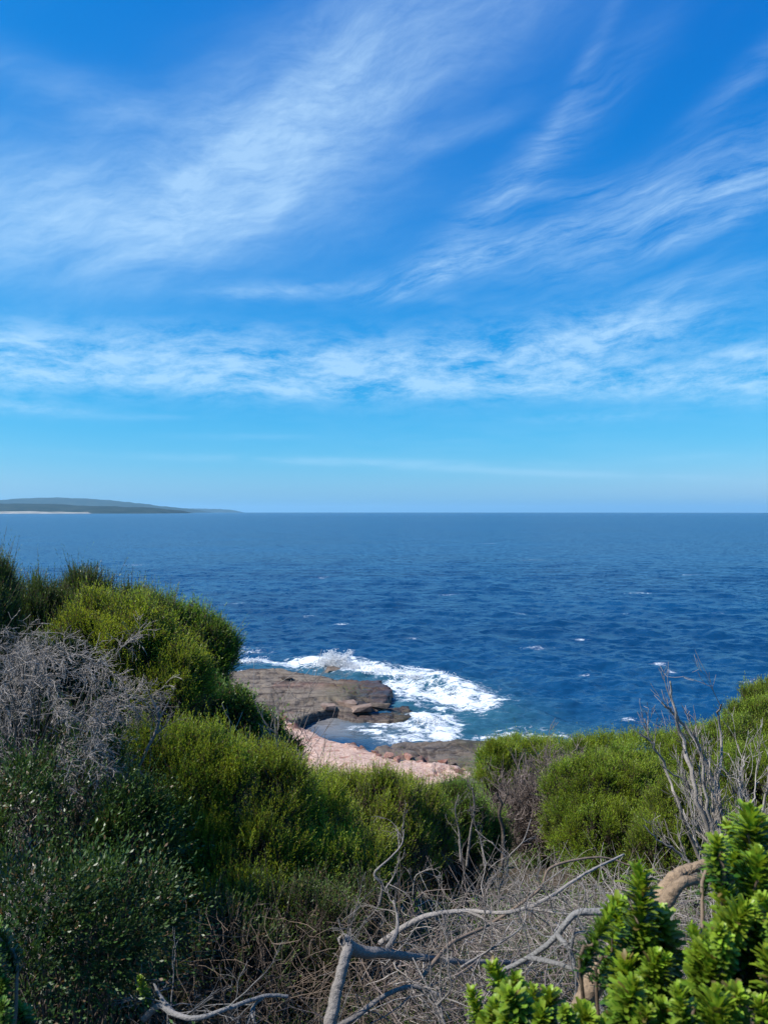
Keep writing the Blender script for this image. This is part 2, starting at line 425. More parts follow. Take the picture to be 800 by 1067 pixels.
# ------------------------------------------------------------------ boulders on the shore
def blocky(seed, sx, sy, sz):
    import bmesh
    r = np.random.default_rng(seed)
    bm = bmesh.new()
    pts = r.uniform(-1, 1, (16, 3)); pts = pts / np.maximum(np.abs(pts).max(1, keepdims=True), 1e-3) * r.uniform(0.75, 1, (16, 1))
    pts *= np.array([sx, sy, sz])
    for p in pts: bm.verts.new(p)
    bmesh.ops.convex_hull(bm, input=bm.verts)
    bmesh.ops.delete(bm, geom=[v for v in bm.verts if not v.link_faces], context='VERTS')
    bmesh.ops.bevel(bm, geom=bm.edges[:], offset=min(sx, sy, sz) * 0.05, segments=1, affect='EDGES')
    me = bpy.data.meshes.new('rock'); bm.to_mesh(me); bm.free()
    return me
def place_rock(px, py, z, sx, sy, sz, mat, name, label, group, seed, rot=0.0):
    p = S(px, py, z)
    me = blocky(seed, sx, sy, sz); me.materials.append(M[mat])
    o = bpy.data.objects.new(name, me); COL.objects.link(o)
    o.location = (p[0], p[1], max(shore_h(p[0], p[1]), -0.1) + sz * 0.45); o.rotation_euler = (0, 0, rot)
    tag(o, label, 'rock', group)
    return o
rocks = [
 (405, 790, 'red_rock', .9, .6, .45, 'rusty red boulder at the left of the rock line on the pink beach'),
 (414, 794, 'red_rock', .7, .6, .3, 'low flat red rock in the pink sand just below the largest red boulder'),
 (425, 788, 'red_rock', 1.0, .6, .42, 'broad red slab where the pink sand meets the dark wet shelf'),
 (436, 793, 'red_rock', .6, .5, .4, 'squat red rock right of the broad red slab on the beach'),
 (449, 793, 'dark_rock', .35, .3, .22, 'small dark stone between two red rocks on the pink beach'),
 (461, 796, 'red_rock', .8, .5, .4, 'long red rock lying past the middle of the pink beach'),
 (471, 798, 'dark_rock', .5, .4, .3, 'dark angular stone beside the long red rock'),
 (483, 800, 'red_rock', .7, .5, .35, 'red rock at the far right end of the pink beach'),
 (391, 787, 'red_rock', .6, .45, .3, 'small reddish rock in the sand left of the largest red boulder'),
 (378, 781, 'red_rock', .5, .4, .25, 'reddish rock half sunk in sand below the still rock pool'),
 (359, 774, 'red_rock', .45, .35, .22, 'little red stone on the pale sand by the pool edge'),
 (330, 760, 'dark_rock', .5, .35, .3, 'dark stone at the water line where sand meets the pool'),
 (322, 757, 'brown_rock', .4, .35, .25, 'small brown stone at the upper end of the pink sand'),
 (347, 764, 'dark_rock', .5, .3, .22, 'dark low stone on the sand edge below the pool'),
]
for i, (px, py, mt, a, b, c, lb) in enumerate(rocks):
    place_rock(px, py, 0.8, a * (.5 + .35 * ((i * 7) % 5) / 4), b * .6, c * .55, mt, 'boulder', lb, 'rocks along the pink beach', 50 + i, rng.uniform(0, 3))
slabs = [
 (361, 739, 'brown_rock', 1.3, .8, .4, 'grey brown slab at the left foot of the platform ledge'),
 (376, 743, 'brown_rock', 1.1, .8, .35, 'rounded brown slab in the middle of the low ledge above the pool'),
 (392, 739, 'dark_rock', 1.5, .6, .3, 'long dark slab under the platform edge nearest the breaking wave'),
 (347, 697, 'dark_rock', 1.2, .7, .45, 'dark wet rock standing in foam beyond the platform'),
 (341, 743, 'brown_rock', .8, .6, .3, 'small brown block at the pool corner below the ledge'),
 (300, 714, 'dark_rock', .8, .4, .25, 'dark block lying on top of the wide brown platform'),
]
for i, (px, py, mt, a, b, c, lb) in enumerate(slabs):
    place_rock(px, py, 0.5, a, b, c, mt, 'rock_slab', lb, 'slabs round the rock platform', 80 + i, rng.uniform(-.3, .3))

# ------------------------------------------------------------------ sea
RE = 6371000.0
k = 0.6
inv = np.arange(1 / 48.0, 1 / 38000.0, -k / (CAMZ * F))
rad = 1 / inv
rad = np.concatenate([rad, [50000.0]])
th = np.concatenate([np.arange(-42, 42, 0.105), np.arange(42, 318, 4.0)])
th = np.radians(th)
Rg, Tg = np.meshgrid(rad, th, indexing='ij')
X = Rg * np.sin(Tg); Y = Rg * np.cos(Tg)
dr = Rg ** 2 * k / (CAMZ * F)
core = (np.abs(Tg) < R(43))
r2 = np.random.default_rng(4)
Z = np.zeros_like(X); SX = np.zeros_like(X)
for i in range(90):
    lam = 0.8 * (13 / 0.8) ** r2.uniform()
    a = r2.normal(0.18, 0.55) if lam > 6 else r2.normal(0.1, 0.9)
    kx, ky = math.sin(a), math.cos(a)
    kk = 2 * PI / lam
    amp = 0.0075 * lam * (1.0 if lam < 3 else 0.62)
    ph = r2.uniform(0, 2 * PI)
    w = np.clip((lam * abs(ky) + 0.3 * lam) / (dr * 2.2) - 1, 0, 1) * np.clip(lam / (Rg * 0.0018 * 2) - 1, 0, 1)
    arg = (X * kx + Y * ky) * kk + ph
    s = np.sin(arg); s = s + 0.25 * np.cos(2 * arg)
    Z += amp * w * s
Z *= np.where(core, 1, 0)
# quieter water in the lee of the shelf
shx = sd_poly(X, Y, PP([(312, 742), (345, 744), (400, 756), (432, 752), (438, 768), (400, 776), (350, 770), (318, 756)], 0))
calm = np.clip(0.5 + shx / 3, 0, 1)
Z *= 1 - 0.9 * calm
near = np.clip((140 - Rg) / 60, 0, 1)
nz = gnoise(X, Y, 40, 4, 0.5)
foam = np.zeros_like(X)
def blob(px, py, sx, sy, v, rot=0.0):
    c = S(px, py, 0)
    dx = X - c[0]; dy = Y - c[1]
    u = dx * math.cos(rot) + dy * math.sin(rot); w = -dx * math.sin(rot) + dy * math.cos(rot)
    return v * np.exp(-(u / sx) ** 2 - (w / sy) ** 2)
def stroke(pts, wid, v):
    g = np.zeros_like(X)
    P = [S(a, b, 0)[:2] for a, b in pts]
    for (ax, ay), (bx, by) in zip(P[:-1], P[1:]):
        ex, ey = bx - ax, by - ay
        t = np.clip(((X - ax) * ex + (Y - ay) * ey) / (ex * ex + ey * ey), 0, 1)
        d = np.hypot(X - ax - t * ex, (Y - ay - t * ey))
        g = np.maximum(g, v * np.exp(-(d / wid) ** 2))
    return g
fm = [stroke([(236, 692), (265, 688), (300, 692)], 1.8, 0.85), stroke([(300, 692), (340, 694), (380, 700), (412, 706)], 2.6, .95),
      stroke([(412, 706), (440, 706), (470, 715), (500, 731)], 3.2, .80), blob(445, 720, 6.5, 6, .72), blob(425, 712, 4, 4, .7), stroke([(350, 689), (400, 695), (450, 702)], 1.8, 0.75),
      stroke([(415, 715), (430, 722), (470, 730), (495, 735)], 3.0, 0.9), stroke([(425, 732), (450, 738), (490, 737)], 2.0, 0.5),
      stroke([(437, 748), (450, 757), (462, 768)], 2.0, .95), stroke([(438, 748), (462, 750), (472, 757), (470, 768)], 1.3, 0.8),
      stroke([(395, 757), (425, 757), (438, 768), (405, 771)], 1.5, 0.72), stroke([(372, 760), (395, 765), (430, 772)], 1.1, 0.62),
      stroke([(470, 772), (520, 768), (560, 769), (612, 773)], 1.0, 0.62), stroke([(236, 704), (250, 703)], 1.2, .7), stroke([(500, 770), (530, 763), (560, 762)], 1.0, 0.40),
      blob(250, 681, 5, 2.4, 0.6), blob(262, 676, 5, 1.5, 0.45)]
for f_ in fm: foam = np.maximum(foam, f_)
caps = [(243, 631, 3.2), (356, 652, 2.4), (322, 645, 1.6), (685, 693, 2.2), (655, 751, 1.2), (548, 641, 2.5), (560, 676, 2.4), (640, 640, 3.0), (700, 702, 1.4), (780, 713, 1.6), (610, 705, 1.0), (233, 655, 1.6),
        (330, 603, 4), (556, 585, 6), (140, 590, 6), (720, 600, 4), (470, 620, 3.5), (604, 668, 1.8), (430, 667, 1.5), (752, 640, 3), (505, 568, 8), (250, 574, 8), (670, 620, 4)]
for px, py, s_ in caps:
    foam = np.maximum(foam, blob(px, py, s_, s_ * 0.32 + 0.2, 0.62, 0.1))
foam = np.where(core, foam, 0)
# the breaker heaps up over the shelf's outer edge
heap = 1.0 * stroke([(330, 690), (370, 693), (420, 704), (455, 709), (490, 724)], 2.2, 1.0) + 0.6 * stroke([(440, 750), (458, 764)], 1.6, 1.0)
Z += heap * (0.75 + 0.25 * nz) + np.clip(foam, 0, 1) * near * (0.22 * gnoise(X, Y, 41, 5, 1.3))
shallow = np.clip(np.maximum.reduce([0.8 * calm, stroke([(300, 700), (400, 712), (450, 720), (500, 745), (480, 765), (560, 768)], 7.0, 0.9), stroke([(415, 735), (450, 745)], 4, 1.0)]), 0, 1) * 0.85
Z -= Rg ** 2 / (2 * RE)
nr, nc = X.shape
i = np.arange(nr - 1)[:, None] * nc; j = np.arange(nc)[None, :]; j2 = (j + 1) % nc
f = np.stack([i + j, i + nc + j, i + nc + j2, i + j2], -1).reshape(-1, 4)
tag(mesh_obj('sea', np.stack([X, Y, Z], -1).reshape(-1, 3), f, M['sea'], attrs={'foam': foam.ravel(), 'pool': (calm * np.clip(1 - (X + 5.5) / 5, 0.25, 1)).ravel(), 'shallow': shallow.ravel()}, smooth=True), kind='structure')

# flying spray over the breaker
def spray(spots, name, seed):
    r = np.random.default_rng(seed)
    V = []
    for (px, py, n, wx, hgt) in spots:
        c = S(px, py, 0.3)
        t = r.uniform(0, 1, n)
        arm = r.integers(0, 7, n); aa = (arm - 3) * 0.22 + r.normal(0, 0.06, n)
        z = hgt * t * (0.5 + 0.5 * np.cos((arm - 2) * 0.7) ** 2) + 0.2
        x = c[0] + aa * wx * 2 * t + r.normal(0, wx * 0.25, n) * (1 - 0.3 * t)
        y = c[1] + r.normal(0, 0.7, n)
        V.append(np.stack([x, y, z], -1))
    C = np.concatenate(V); n = len(C)
    s = r.uniform(0.018, 0.06, n)[:, None, None]
    tet = np.array([[1, 1, 1], [1, -1, -1], [-1, 1, -1], [-1, -1, 1]], float)
    v = (C[:, None, :] + tet[None] * s).reshape(-1, 3)
    b = np.arange(n)[:, None] * 4
    f = np.concatenate([b + np.array(q) for q in ([0, 1, 2], [0, 3, 1], [0, 2, 3], [1, 3, 2])])
    return tag(mesh_obj(name, v, f, M['spray']), 'white spray thrown up over the rocks by the breaking wave', 'spray', kind='stuff')
spray([(350, 695, 2600, 1.5, 2.1), (338, 694, 700, 1.0, 0.9), (368, 696, 900, 1.6, 0.8), (405, 702, 900, 2.4, 0.7), (440, 708, 800, 2.4, .6), (262, 690, 250, 1.5, .5), (446, 754, 500, 1, .6), (478, 722, 400, 1.5, .5)], 'sea_spray', 3)

# ------------------------------------------------------------------ far coast
def ridge(name, D, prof, depth, mat, seed, rough, kind='structure', base=-30):
    """prof: (px, py of crest) at distance D; a real ridge with a sloping seaward face and a back"""
    px = np.array([p[0] for p in prof], float); py = np.array([p[1] for p in prof], float)
    u = np.linspace(px[0], px[-1], 500); top = np.interp(u, px, py)
    x = (u - 400) / F * D; zt = CAMZ + (CAMY - top) / F * D + gnoise(x * .02, x * 0, seed + 7, 5, 1.0) * .5 / F * D
    rows = []
    for t, hgt in ((0, 0), (0.06, 0.10), (0.12, 0.25), (0.25, 0.5), (0.4, 0.78), (0.55, 0.93), (0.7, 1.0), (0.85, 0.8), (1.0, 0.0)):
        n_ = gnoise(x * 0.01 + t * 9, 0 * x + t * 7, seed, 5, 1.0) * rough * (0.4 if t else 0)
        y = D - depth * 0.7 + depth * t + gnoise(x * 0.002, 0 * x, seed + 1, 3, 1.0) * depth * 0.12
        drop = D * D / (2 * RE)
        z0 = -drop - 2
        z = z0 + (zt - z0) * hgt + (n_ if hgt > 0 else -2)
        rows.append(np.stack([x, y, z], -1))
    V = np.array(rows)
    return tag(mesh_obj(name, V.reshape(-1, 3), grid_faces(*V.shape[:2]), mat, smooth=False), kind=kind)
CAMY = 535.4       # row of the level line once the camera's slight tilt is counted
ridge('hills', 6800, [(-260, 524), (-100, 525), (-30, 527), (0, 527.8), (30, 528.4), (60, 528.6), (100, 530.4), (130, 531.4), (150, 531.8), (175, 533.6), (186, 535.2), (192, 538)], 1500, M['hill'], 1, 9)
ridge('mountains', 13000, [(-300, 520), (-150, 521), (-40, 525), (0, 525.5), (30, 522.8), (60, 521.6), (90, 522.8), (120, 525.2), (150, 528), (175, 531), (195, 533), (208, 535), (218, 538)], 2500, M['hill'], 2, 12)
ridge('far_hills', 19000, [(150, 533.3), (200, 533.0), (222, 533.6), (240, 534.4), (250, 537)], 2500, M['hill'], 3, 5)
ridge('beach', 5900, [(-300, 535.6), (0, 536.3), (40, 536.2), (70, 536.6), (95, 536.9), (104, 538)], 500, M['beach_far'], 4, 0.3)

# ------------------------------------------------------------------ leaves and shoots
def leaves_mesh(P, D, L, Wd, tip, rnd, fold=0.25):
    """diamond leaves: P base, D direction"""
    n = len(P)
    a, b = perp(D)                               # a is level, so the blade's face tends to look up
    roll = rng.normal(0, .65, n)[:, None]
    s = a * np.cos(roll) + b * np.sin(roll); nn = np.cross(D, s)
    L = L[:, None]; Wd = Wd[:, None]
    mid = P + D * L * 0.5
    v = np.stack([P, mid + s * Wd * 0.5 + nn * Wd * fold, P + D * L, mid - s * Wd * 0.5 + nn * Wd * fold], 1).reshape(-1, 3)
    f = np.arange(n * 4).reshape(-1, 4)
    return v, f, np.repeat(tip, 4), np.repeat(rnd, 4)

def shoot_leaves(B, D, length, nl, L, Wd, ang=0.7, crn=None):
    """B,D (N,3) shoot base/direction -> leaves"""
    N = len(B)
    t = np.tile((np.arange(nl) + 0.5) / nl, (N, 1)) + rng.uniform(-.3, .3, (N, nl)) / nl
    a, b = perp(D)
    az = np.arange(nl)[None] * 2.399 + rng.uniform(0, 6.28, (N, 1)) + rng.normal(0, .3, (N, nl))
    rad = a[:, None] * np.cos(az)[..., None] + b[:, None] * np.sin(az)[..., None]
    an = ang * (1.15 - 0.65 * t) + rng.normal(0, .12, (N, nl))
    dirs = norm(D[:, None] * np.cos(an)[..., None] + rad * np.sin(an)[..., None])
    P = B[:, None] + D[:, None] * (t * length[:, None])[..., None]
    LL = L * rng.uniform(.7, 1.25, (N, nl)) * (1.05 - 0.35 * t)
    sr = rng.uniform(0, 1, (N, 1)) if crn is None else crn[:, None]
    rn = np.clip(0.55 * sr + 0.45 * rng.uniform(0, 1, (N, nl)), 0, 1)
    return P.reshape(-1, 3), dirs.reshape(-1, 3), LL.ravel(), (LL * Wd / L).ravel(), t.ravel(), rn.ravel()

def lobe_clumps(lobes, per_m2, sub):
    """lobes (c, r) -> small overlapping clumps near their surfaces"""
    C, Rr = [], []
    for c, r in lobes:
        area = 4 * PI * ((r[0] * r[1] + r[0] * r[2] + r[1] * r[2]) / 3)
        n = max(6, int(area * per_m2))
        d = norm(rng.normal(size=(n, 3))); d[:, 2] = np.where(d[:, 2] < -0.55, -d[:, 2], d[:, 2])
        rr = sub * rng.uniform(.55, 1.45, n)
        ph = rng.uniform(0, 6.28, 3); bump = 1 + .09 * (np.sin(d[:, 0] * 5 + ph[0]) + np.sin(d[:, 2] * 6 + d[:, 1] * 3 + ph[1])) + .05 * np.sin(d[:, 1] * 13 + d[:, 0] * 11 + ph[2])
        p = c + d * (r - rr[:, None] * 0.8) * (bump * rng.uniform(.86, 1.06, n))[:, None]
        C.append(p); Rr.append(rr)
    return np.concatenate(C), np.concatenate(Rr)

def bush(name, label, lobes_px, mat, leaf=(0.025, 0.006), shoot=0.11, nl=9, dens=900, sub=0.22, up=0.8, tuft=1.4, bare=None, group=None, twig=True,
         stem_mat='wood_dark', cat='shrub', base=None, thin=0.0, ang=0.55):
    lobes = []
    for (px, py, d, rx, ry, *rest) in lobes_px:
        c = W(px, py, d); s = d / F
        ry_d = rest[0] if rest else 0.9 * (rx + ry) / 2 * s
        lobes.append((c, np.array([rx * s, ry_d, ry * s])))
    cs = np.array([l[0] for l in lobes])
    bx, by = cs[:, 0].mean(), cs[:, 1].mean()
    if base is not None: bx, by = base
    bz = float(G(bx, by))
    root = empty(name, (bx, by, bz), label, cat, group)
    sub = sub * .62
    C, Rr = lobe_clumps(lobes, 0.42 / (sub * sub), sub)
    dens = dens / tuft * 1.1; nl = int(nl * tuft * .8); shoot = shoot * 1.15
    # shoots on the outward side of each clump
    tot_area = np.sum(4 * PI * Rr ** 2)
    lsc = 1.3
    n = int(tot_area * dens * 0.36)
    idx = rng.choice(len(C), n, p=Rr ** 2 / np.sum(Rr ** 2))
    near_l = np.argmin(np.array([np.sum(((C - l[0]) / l[1]) ** 2, 1) for l in lobes]), 0)
    outw = norm((C - cs[near_l]) / np.array([l[1] for l in lobes])[near_l] ** 2)
    d = norm(rng.normal(size=(n, 3)) + outw[idx] * 1.15 + np.array([0, 0, .35]))
    P = C[idx] + d * Rr[idx][:, None] * rng.uniform(.3, 1.0, (n, 1)) * np.array([.8, .8, 1.35])
    crn = rng.uniform(0, 1, len(C))[idx]
    # deep inside another lobe -> hidden, drop
    holes = np.sin(C[:, 0] * 5.3 + bx) + np.sin(C[:, 1] * 4.1 + C[:, 2] * 6.7) + np.sin(C[:, 2] * 3.9 + C[:, 0] * 2.3 + by)
    thinc = np.clip((holes - 1.25) * 1.6, 0, .8)
    keep = rng.uniform(size=n) > thinc[idx]
    for c, r in lobes:
        q = np.sum(((P - c) / r) ** 2, 1)
        keep &= ~(q < 0.38)
    back = outw[idx][:, 1]
    keep &= (rng.uniform(size=n) > np.clip((back - 0.25) * 1.2, 0, 0.72))
    keep &= P[:, 2] > G(P[:, 0], P[:, 1]) + 0.02
    if thin: keep &= (rng.uniform(size=n) > thin * np.clip(1.2 - (P[:, 2] - bz) / 1.0, 0, 1))
    P = P[keep]; d = d[keep]; crn = crn[keep]
    D = norm(d * 0.75 + np.array([0, 0, up]) + rng.normal(0, .25, d.shape))
    ln = shoot * rng.uniform(.45, 1.6, len(P)) * np.where(rng.uniform(size=len(P)) < .05, 1.9, 1.0)
    lv = shoot_leaves(P, D, ln, nl, leaf[0] * lsc, leaf[1] * lsc * 1.15, ang, crn)
    v, f, tp, rn = leaves_mesh(*lv)
    mesh_obj('crown', child_local(v, root), f, M[mat], root, {'tip': tp, 'rnd': rn})
    # limbs from the base to the clumps
    m = min(len(C), 160); sel = rng.choice(len(C), m, replace=False)
    b0 = np.array([bx, by, bz]) + np.stack([rng.normal(0, .12, m), rng.normal(0, .12, m), np.full(m, -0.1)], -1)
    e = C[sel]; K = 7
    t = np.linspace(0, 1, K)[None, :, None]
    mid = (b0 * 0.45 + e * 0.55) + np.stack([rng.normal(0, .12, m), rng.normal(0, .12, m), rng.uniform(-.25, .05, m)], -1) + rng.normal(0, .10, (m, 3))
    PL = (1 - t) ** 2 * b0[:, None] + 2 * t * (1 - t) * mid[:, None] + t * t * e[:, None] + rng.normal(0, .02, (m, K, 3)) * np.linspace(0, 1, K)[None, :, None]
    rad = np.linspace(0.0075, 0.002, K)[None] * rng.uniform(.5, 1.3, (m, 1)) * (1 + 0.12 * by)
    parts = [tubes(PL, rad, 5)]
    if twig:
        q = min(len(P), int(6000 * twig)); s2 = rng.choice(len(P), q, replace=False)
        A = P[s2] - D[s2] * ln[s2][:, None] * 1.2 + rng.normal(0, .01, (q, 3)); Bt = P[s2] + D[s2] * ln[s2][:, None] * .9
        TP = np.stack([A, (A + Bt) / 2 + rng.normal(0, .006, (q, 3)), Bt], 1)
        tr = 0.0016 + 0.00022 * by
        parts.append(tubes(TP, np.tile(np.array([tr, tr * .8, tr * .4]), (q, 1)), 3))
    v, f = join(parts)
    mesh_obj('stems', child_local(v, root), f, M[stem_mat], root)
    return root

def grow(p, d, length, r, depth, out_, wander=0.35, kids=3, up=0.0, shrink=0.62, K=6, spread=0.8, rr=None):
    rr = rr or rng
    P = [np.array(p, float)]; D = np.array(d, float); D /= np.linalg.norm(D)
    st = length / (K - 1)
    for i in range(K - 1):
        D = D + rr.normal(0, wander, 3) * 0.5 + np.array([0, 0, up]) * .3; D /= np.linalg.norm(D)
        P.append(P[-1] + D * st)
    P = np.array(P)
    out_.append((P, np.linspace(r, r * 0.45, K)))
    if depth <= 0: return
    for c in range(kids):
        i = rr.integers(1, K)
        t = P[i] - P[i - 1]; t /= np.linalg.norm(t)
        nd_ = t + rr.normal(0, spread, 3) * 0.75; nd_ /= np.linalg.norm(nd_)
        grow(P[i], nd_, length * shrink * rr.uniform(.6, 1.2), r * (1 - .5 * i / K) * .62, depth - 1, out_, wander, kids, up, shrink, K, spread, rr)
def poly_tubes(lst, sides=4, rmin=0.0):
    P = np.array([a for a, b in lst]); Rr = np.maximum(np.array([b for a, b in lst]), rmin)
    return tubes(P, Rr, sides)

# ------------------------------------------------------------------ shrubs
LF = 'shrubs crowding the left bank'; MF = 'low shrubs on the slope ahead'; RF = 'shrubs on the right slope'
bush('conifer_shrub', 'very dark upright shrub cut by the left edge, tallest at the skyline', [(-16, 660, 6.8, 30, 64), (-40, 700, 6.5, 54, 80), (30, 745, 7.0, 60, 60), (40, 800, 6.4, 60, 50)], 'leaf_dark', (0.03, 0.005), .16, 12, 700, .18, 1.6, group=LF)
bush('heath_shrub', 'dark green spiky shrub against the sea behind the bright left shrub', [(40, 680, 8.8, 52, 58), (88, 670, 9.2, 46, 54), (140, 674, 9.6, 44, 46)], 'leaf_dark', (0.035, 0.006), .17, 12, 620, .2, 1.5, group=LF)
bush('heath_shrub', 'large domed shrub at the right end of the left bank, its edge over the surf', [(168, 682, 9.8, 48, 52), (205, 688, 9.8, 38, 44), (225, 690, 9.8, 20, 28), (190, 715, 9.6, 40, 40)], 'leaf_mid', (0.034, 0.0075), .13, 10, 700, .2, .8, group=LF, thin=.5, stem_mat='wood_brown')
bush('heath_shrub', 'bright yellow green shrub in the middle of the left bank above the bleached dead one', [(95, 690, 7.6, 46, 54), (140, 696, 7.5, 56, 58), (182, 720, 7.4, 38, 48), (165, 745, 7.2, 50, 40)], 'leaf_yellow', (0.026, 0.0062), .11, 9, 1000, .19, 1.0, group=LF)
bush('heath_shrub', 'shrub with broader blue green leaves between the left bank and the beach', [(238, 765, 8.2, 36, 40), (262, 782, 8.6, 34, 34), (222, 745, 8.6, 26, 26), (290, 800, 8.8, 28, 24)], 'leaf_round', (0.032, 0.014), .09, 7, 800, .17, .7, group=LF)
bush('heath_shrub', 'big olive shrub filling the centre left, twiggy at its foot', [(185, 840, 5.2, 66, 70), (255, 862, 5.3, 76, 78), (175, 905, 4.9, 70, 70), (312, 890, 5.8, 60, 70), (240, 930, 4.9, 74, 60), (330, 940, 5.2, 72, 56), (255, 975, 4.6, 70, 46)], 'leaf_yellow', (0.021, 0.0045), .10, 10, 1250, .17, 1.0, group=MF, thin=.6, twig=.6)
bush('heath_shrub', 'yellow green shrub right of the big olive shrub, below the pink beach', [(378, 872, 7.4, 64, 56), (350, 900, 6.9, 52, 50), (420, 878, 7.9, 50, 54), (405, 905, 7.2, 46, 44)], 'leaf_yellow', (0.024, 0.0055), .11, 10, 950, .18, 1.1, group=MF, thin=.6, stem_mat='wood_brown')
bush('heath_shrub', 'small green shrub beside the bare upright stems in the centre', [(470, 868, 9.0, 46, 42), (500, 880, 9.4, 30, 32), (455, 890, 8.6, 40, 36)], 'leaf_mid', (0.027, 0.006), .11, 9, 850, .18, 1.1, group=MF, thin=.5)
bush('heath_shrub', 'strip of low olive scrub running along the top of the pink beach', [(330, 832, 11.5, 44, 22), (380, 846, 12, 54, 22), (435, 855, 12.5, 50, 22), (478, 862, 12.5, 34, 22)], 'leaf_yellow', (0.032, 0.008), .12, 8, 650, .2, 1.2, group=MF)
bush('heath_shrub', 'little bright yellow green shrub in front of the centre scrub', [(385, 915, 5.6, 30, 30), (360, 905, 5.8, 24, 26)], 'leaf_yellow', (0.022, 0.005), .10, 9, 1100, .13, 1.3, group=MF)
bush('heath_shrub', 'dark sparse leaves added as shade at the bottom between the olive shrub and the elbow trunk', [(230, 1010, 4.0, 74, 52), (310, 990, 4.4, 74, 52), (370, 985, 4.8, 50, 46)], 'leaf_dark', (0.020, 0.0055), .10, 8, 900, .16, .8, group=MF, twig=.3)  # leafy backing added to darken the shaded foot of the olive shrub
bush('coastal_shrub', 'shaded grey green shrub under the bleached dead shrub at left', [(60, 880, 4.1, 74, 72), (120, 900, 4.2, 62, 70), (10, 900, 3.9, 60, 90), (95, 830, 4.6, 52, 52)], 'leaf_grey_shaded', (0.022, 0.008), .13, 10, 700, .20, .35, group=LF, twig=False)
bush('coastal_shrub', 'darkest shaded shrub in the bottom left with drooping leafy sprays', [(50, 985, 3.1, 84, 66), (120, 985, 3.3, 62, 60), (10, 1040, 2.8, 70, 60)], 'leaf_grey_shaded', (0.022, 0.008), .15, 11, 520, .20, .1, group=LF, twig=False)
bush('heath_shrub', 'round lime green shrub in the middle of the right slope', [(628, 848, 10.6, 56, 58), (602, 868, 10.4, 34, 42), (660, 842, 10.8, 46, 52), (640, 880, 10.0, 60, 42)], 'leaf_lime', (0.030, 0.007), .10, 8, 780, .2, .8, group=RF)
bush('heath_shrub', 'small lime shrub overlapping the right side of the round lime one', [(705, 872, 9.2, 40, 52), (690, 900, 8.8, 36, 40), (735, 880, 9.6, 34, 44)], 'leaf_lime', (0.026, 0.0065), .10, 9, 850, .17, .9, group=RF)
bush('heath_shrub', 'tall yellow green shrub behind the dead pale stems on the right', [(760, 806, 12.6, 56, 46), (715, 812, 13.2, 46, 38), (795, 780, 13.6, 42, 44), (800, 840, 11.6, 60, 60)], 'leaf_lime', (0.034, 0.008), .12, 8, 600, .22, .9, group=RF)
bush('heath_shrub', 'highest shrub at the right edge, meeting the sea beside the frame', [(806, 752, 14.5, 36, 34), (775, 770, 14.6, 22, 24), (850, 760, 14.5, 40, 40)], 'leaf_lime', (0.036, 0.009), .12, 8, 560, .22, .9, group=RF)
bush('heath_shrub', 'distant olive shrub on the skyline right of the beach end', [(548, 796, 22, 38, 22), (578, 792, 23, 34, 16), (520, 806, 21, 26, 24)], 'leaf_yellow', (0.055, 0.014), .18, 7, 260, .32, 1.0, group=RF, twig=False)
bush('heath_shrub', 'dark green shrub at the right tip of the pink beach', [(524, 790, 27, 16, 14), (512, 800, 26, 16, 12)], 'leaf_mid', (0.06, 0.018), .18, 7, 230, .32, .8, group=RF, twig=False)
bush('heath_shrub', 'far olive shrub on the slope crest left of the round lime shrub', [(596, 800, 17, 34, 22), (630, 790, 18, 30, 18)], 'leaf_yellow', (0.045, 0.011), .16, 7, 360, .28, 1.0, group=RF, twig=False)
bush('heath_shrub', 'far lime shrub on the crest behind the round lime one', [(672, 790, 16, 34, 20), (700, 792, 16, 28, 22)], 'leaf_lime', (0.042, 0.010), .15, 7, 380, .26, 1.0, group=RF, twig=False)

# fine leafless shrub, mauve brown
def bare_shrub(name, label, px, py, d, rx, ry, n, mat, r0, seed, depth=3, kids=3, sides=3, wander=.3, up=.3, shrink=.62, group=None, flat=0.9, rmin=0.0, K=5):
    rr = np.random.default_rng(seed)
    c = W(px, py, d); s = d / F
    bz = float(G(c[0], c[1])); bz = min(bz, c[2] - ry * s * .5)
    root = empty(name, (c[0], c[1], bz), label, 'dead shrub', group)
    lst = []
    for i in range(n):
        a = rr.uniform(0, 2 * PI); q = math.sqrt(rr.uniform())
        tgt = c + np.array([math.cos(a) * q * rx * s, math.sin(a) * q * rx * s * flat, ry * s * math.sqrt(max(0.05, 1 - q * q)) * rr.uniform(.75, 1.0)])
        b = np.array([c[0] + rr.normal(0, rx * s * .18), c[1] + rr.normal(0, rx * s * .18), bz])
        v = tgt - b; L = np.linalg.norm(v)
        grow(b, v, L * .72, r0, depth, lst, wander, kids, up, shrink, K, .8, rr)
    v, f = poly_tubes(lst, sides, rmin)
    mesh_obj('twigs', child_local(v, root), f, M[mat], root)
    return root
bare_shrub('bare_shrub', 'leafless mauve brown shrub between the centre scrub and the round lime shrub', 560, 862, 12, 42, 50, 85, 'wood_mauve', .013, 7, 3, 4, 3, .3, .35, .6, RF, rmin=.0042)
bare_shrub('bare_shrub', 'leafless brown shrub left of the far olive shrub', 590, 820, 15, 28, 22, 36, 'wood_mauve', .012, 8, 3, 4, 3, .3, .35, .6, RF, rmin=.0048)
bare_shrub('bare_shrub', 'thin bare shrub tip sticking up in front of the brown rock platform', 297, 752, 9.4, 14, 22, 9, 'wood_mauve', .007, 12, 2, 4, 3, .25, .3, .5, LF, rmin=.0028)
bare_shrub('bare_shrub', 'small bare grey shrub below the blue green leaves, seen against scrub', 288, 812, 7.4, 30, 42, 16, 'wood_silver', .008, 9, 3, 3, 3, .2, .5, .6, LF, rmin=.0026)

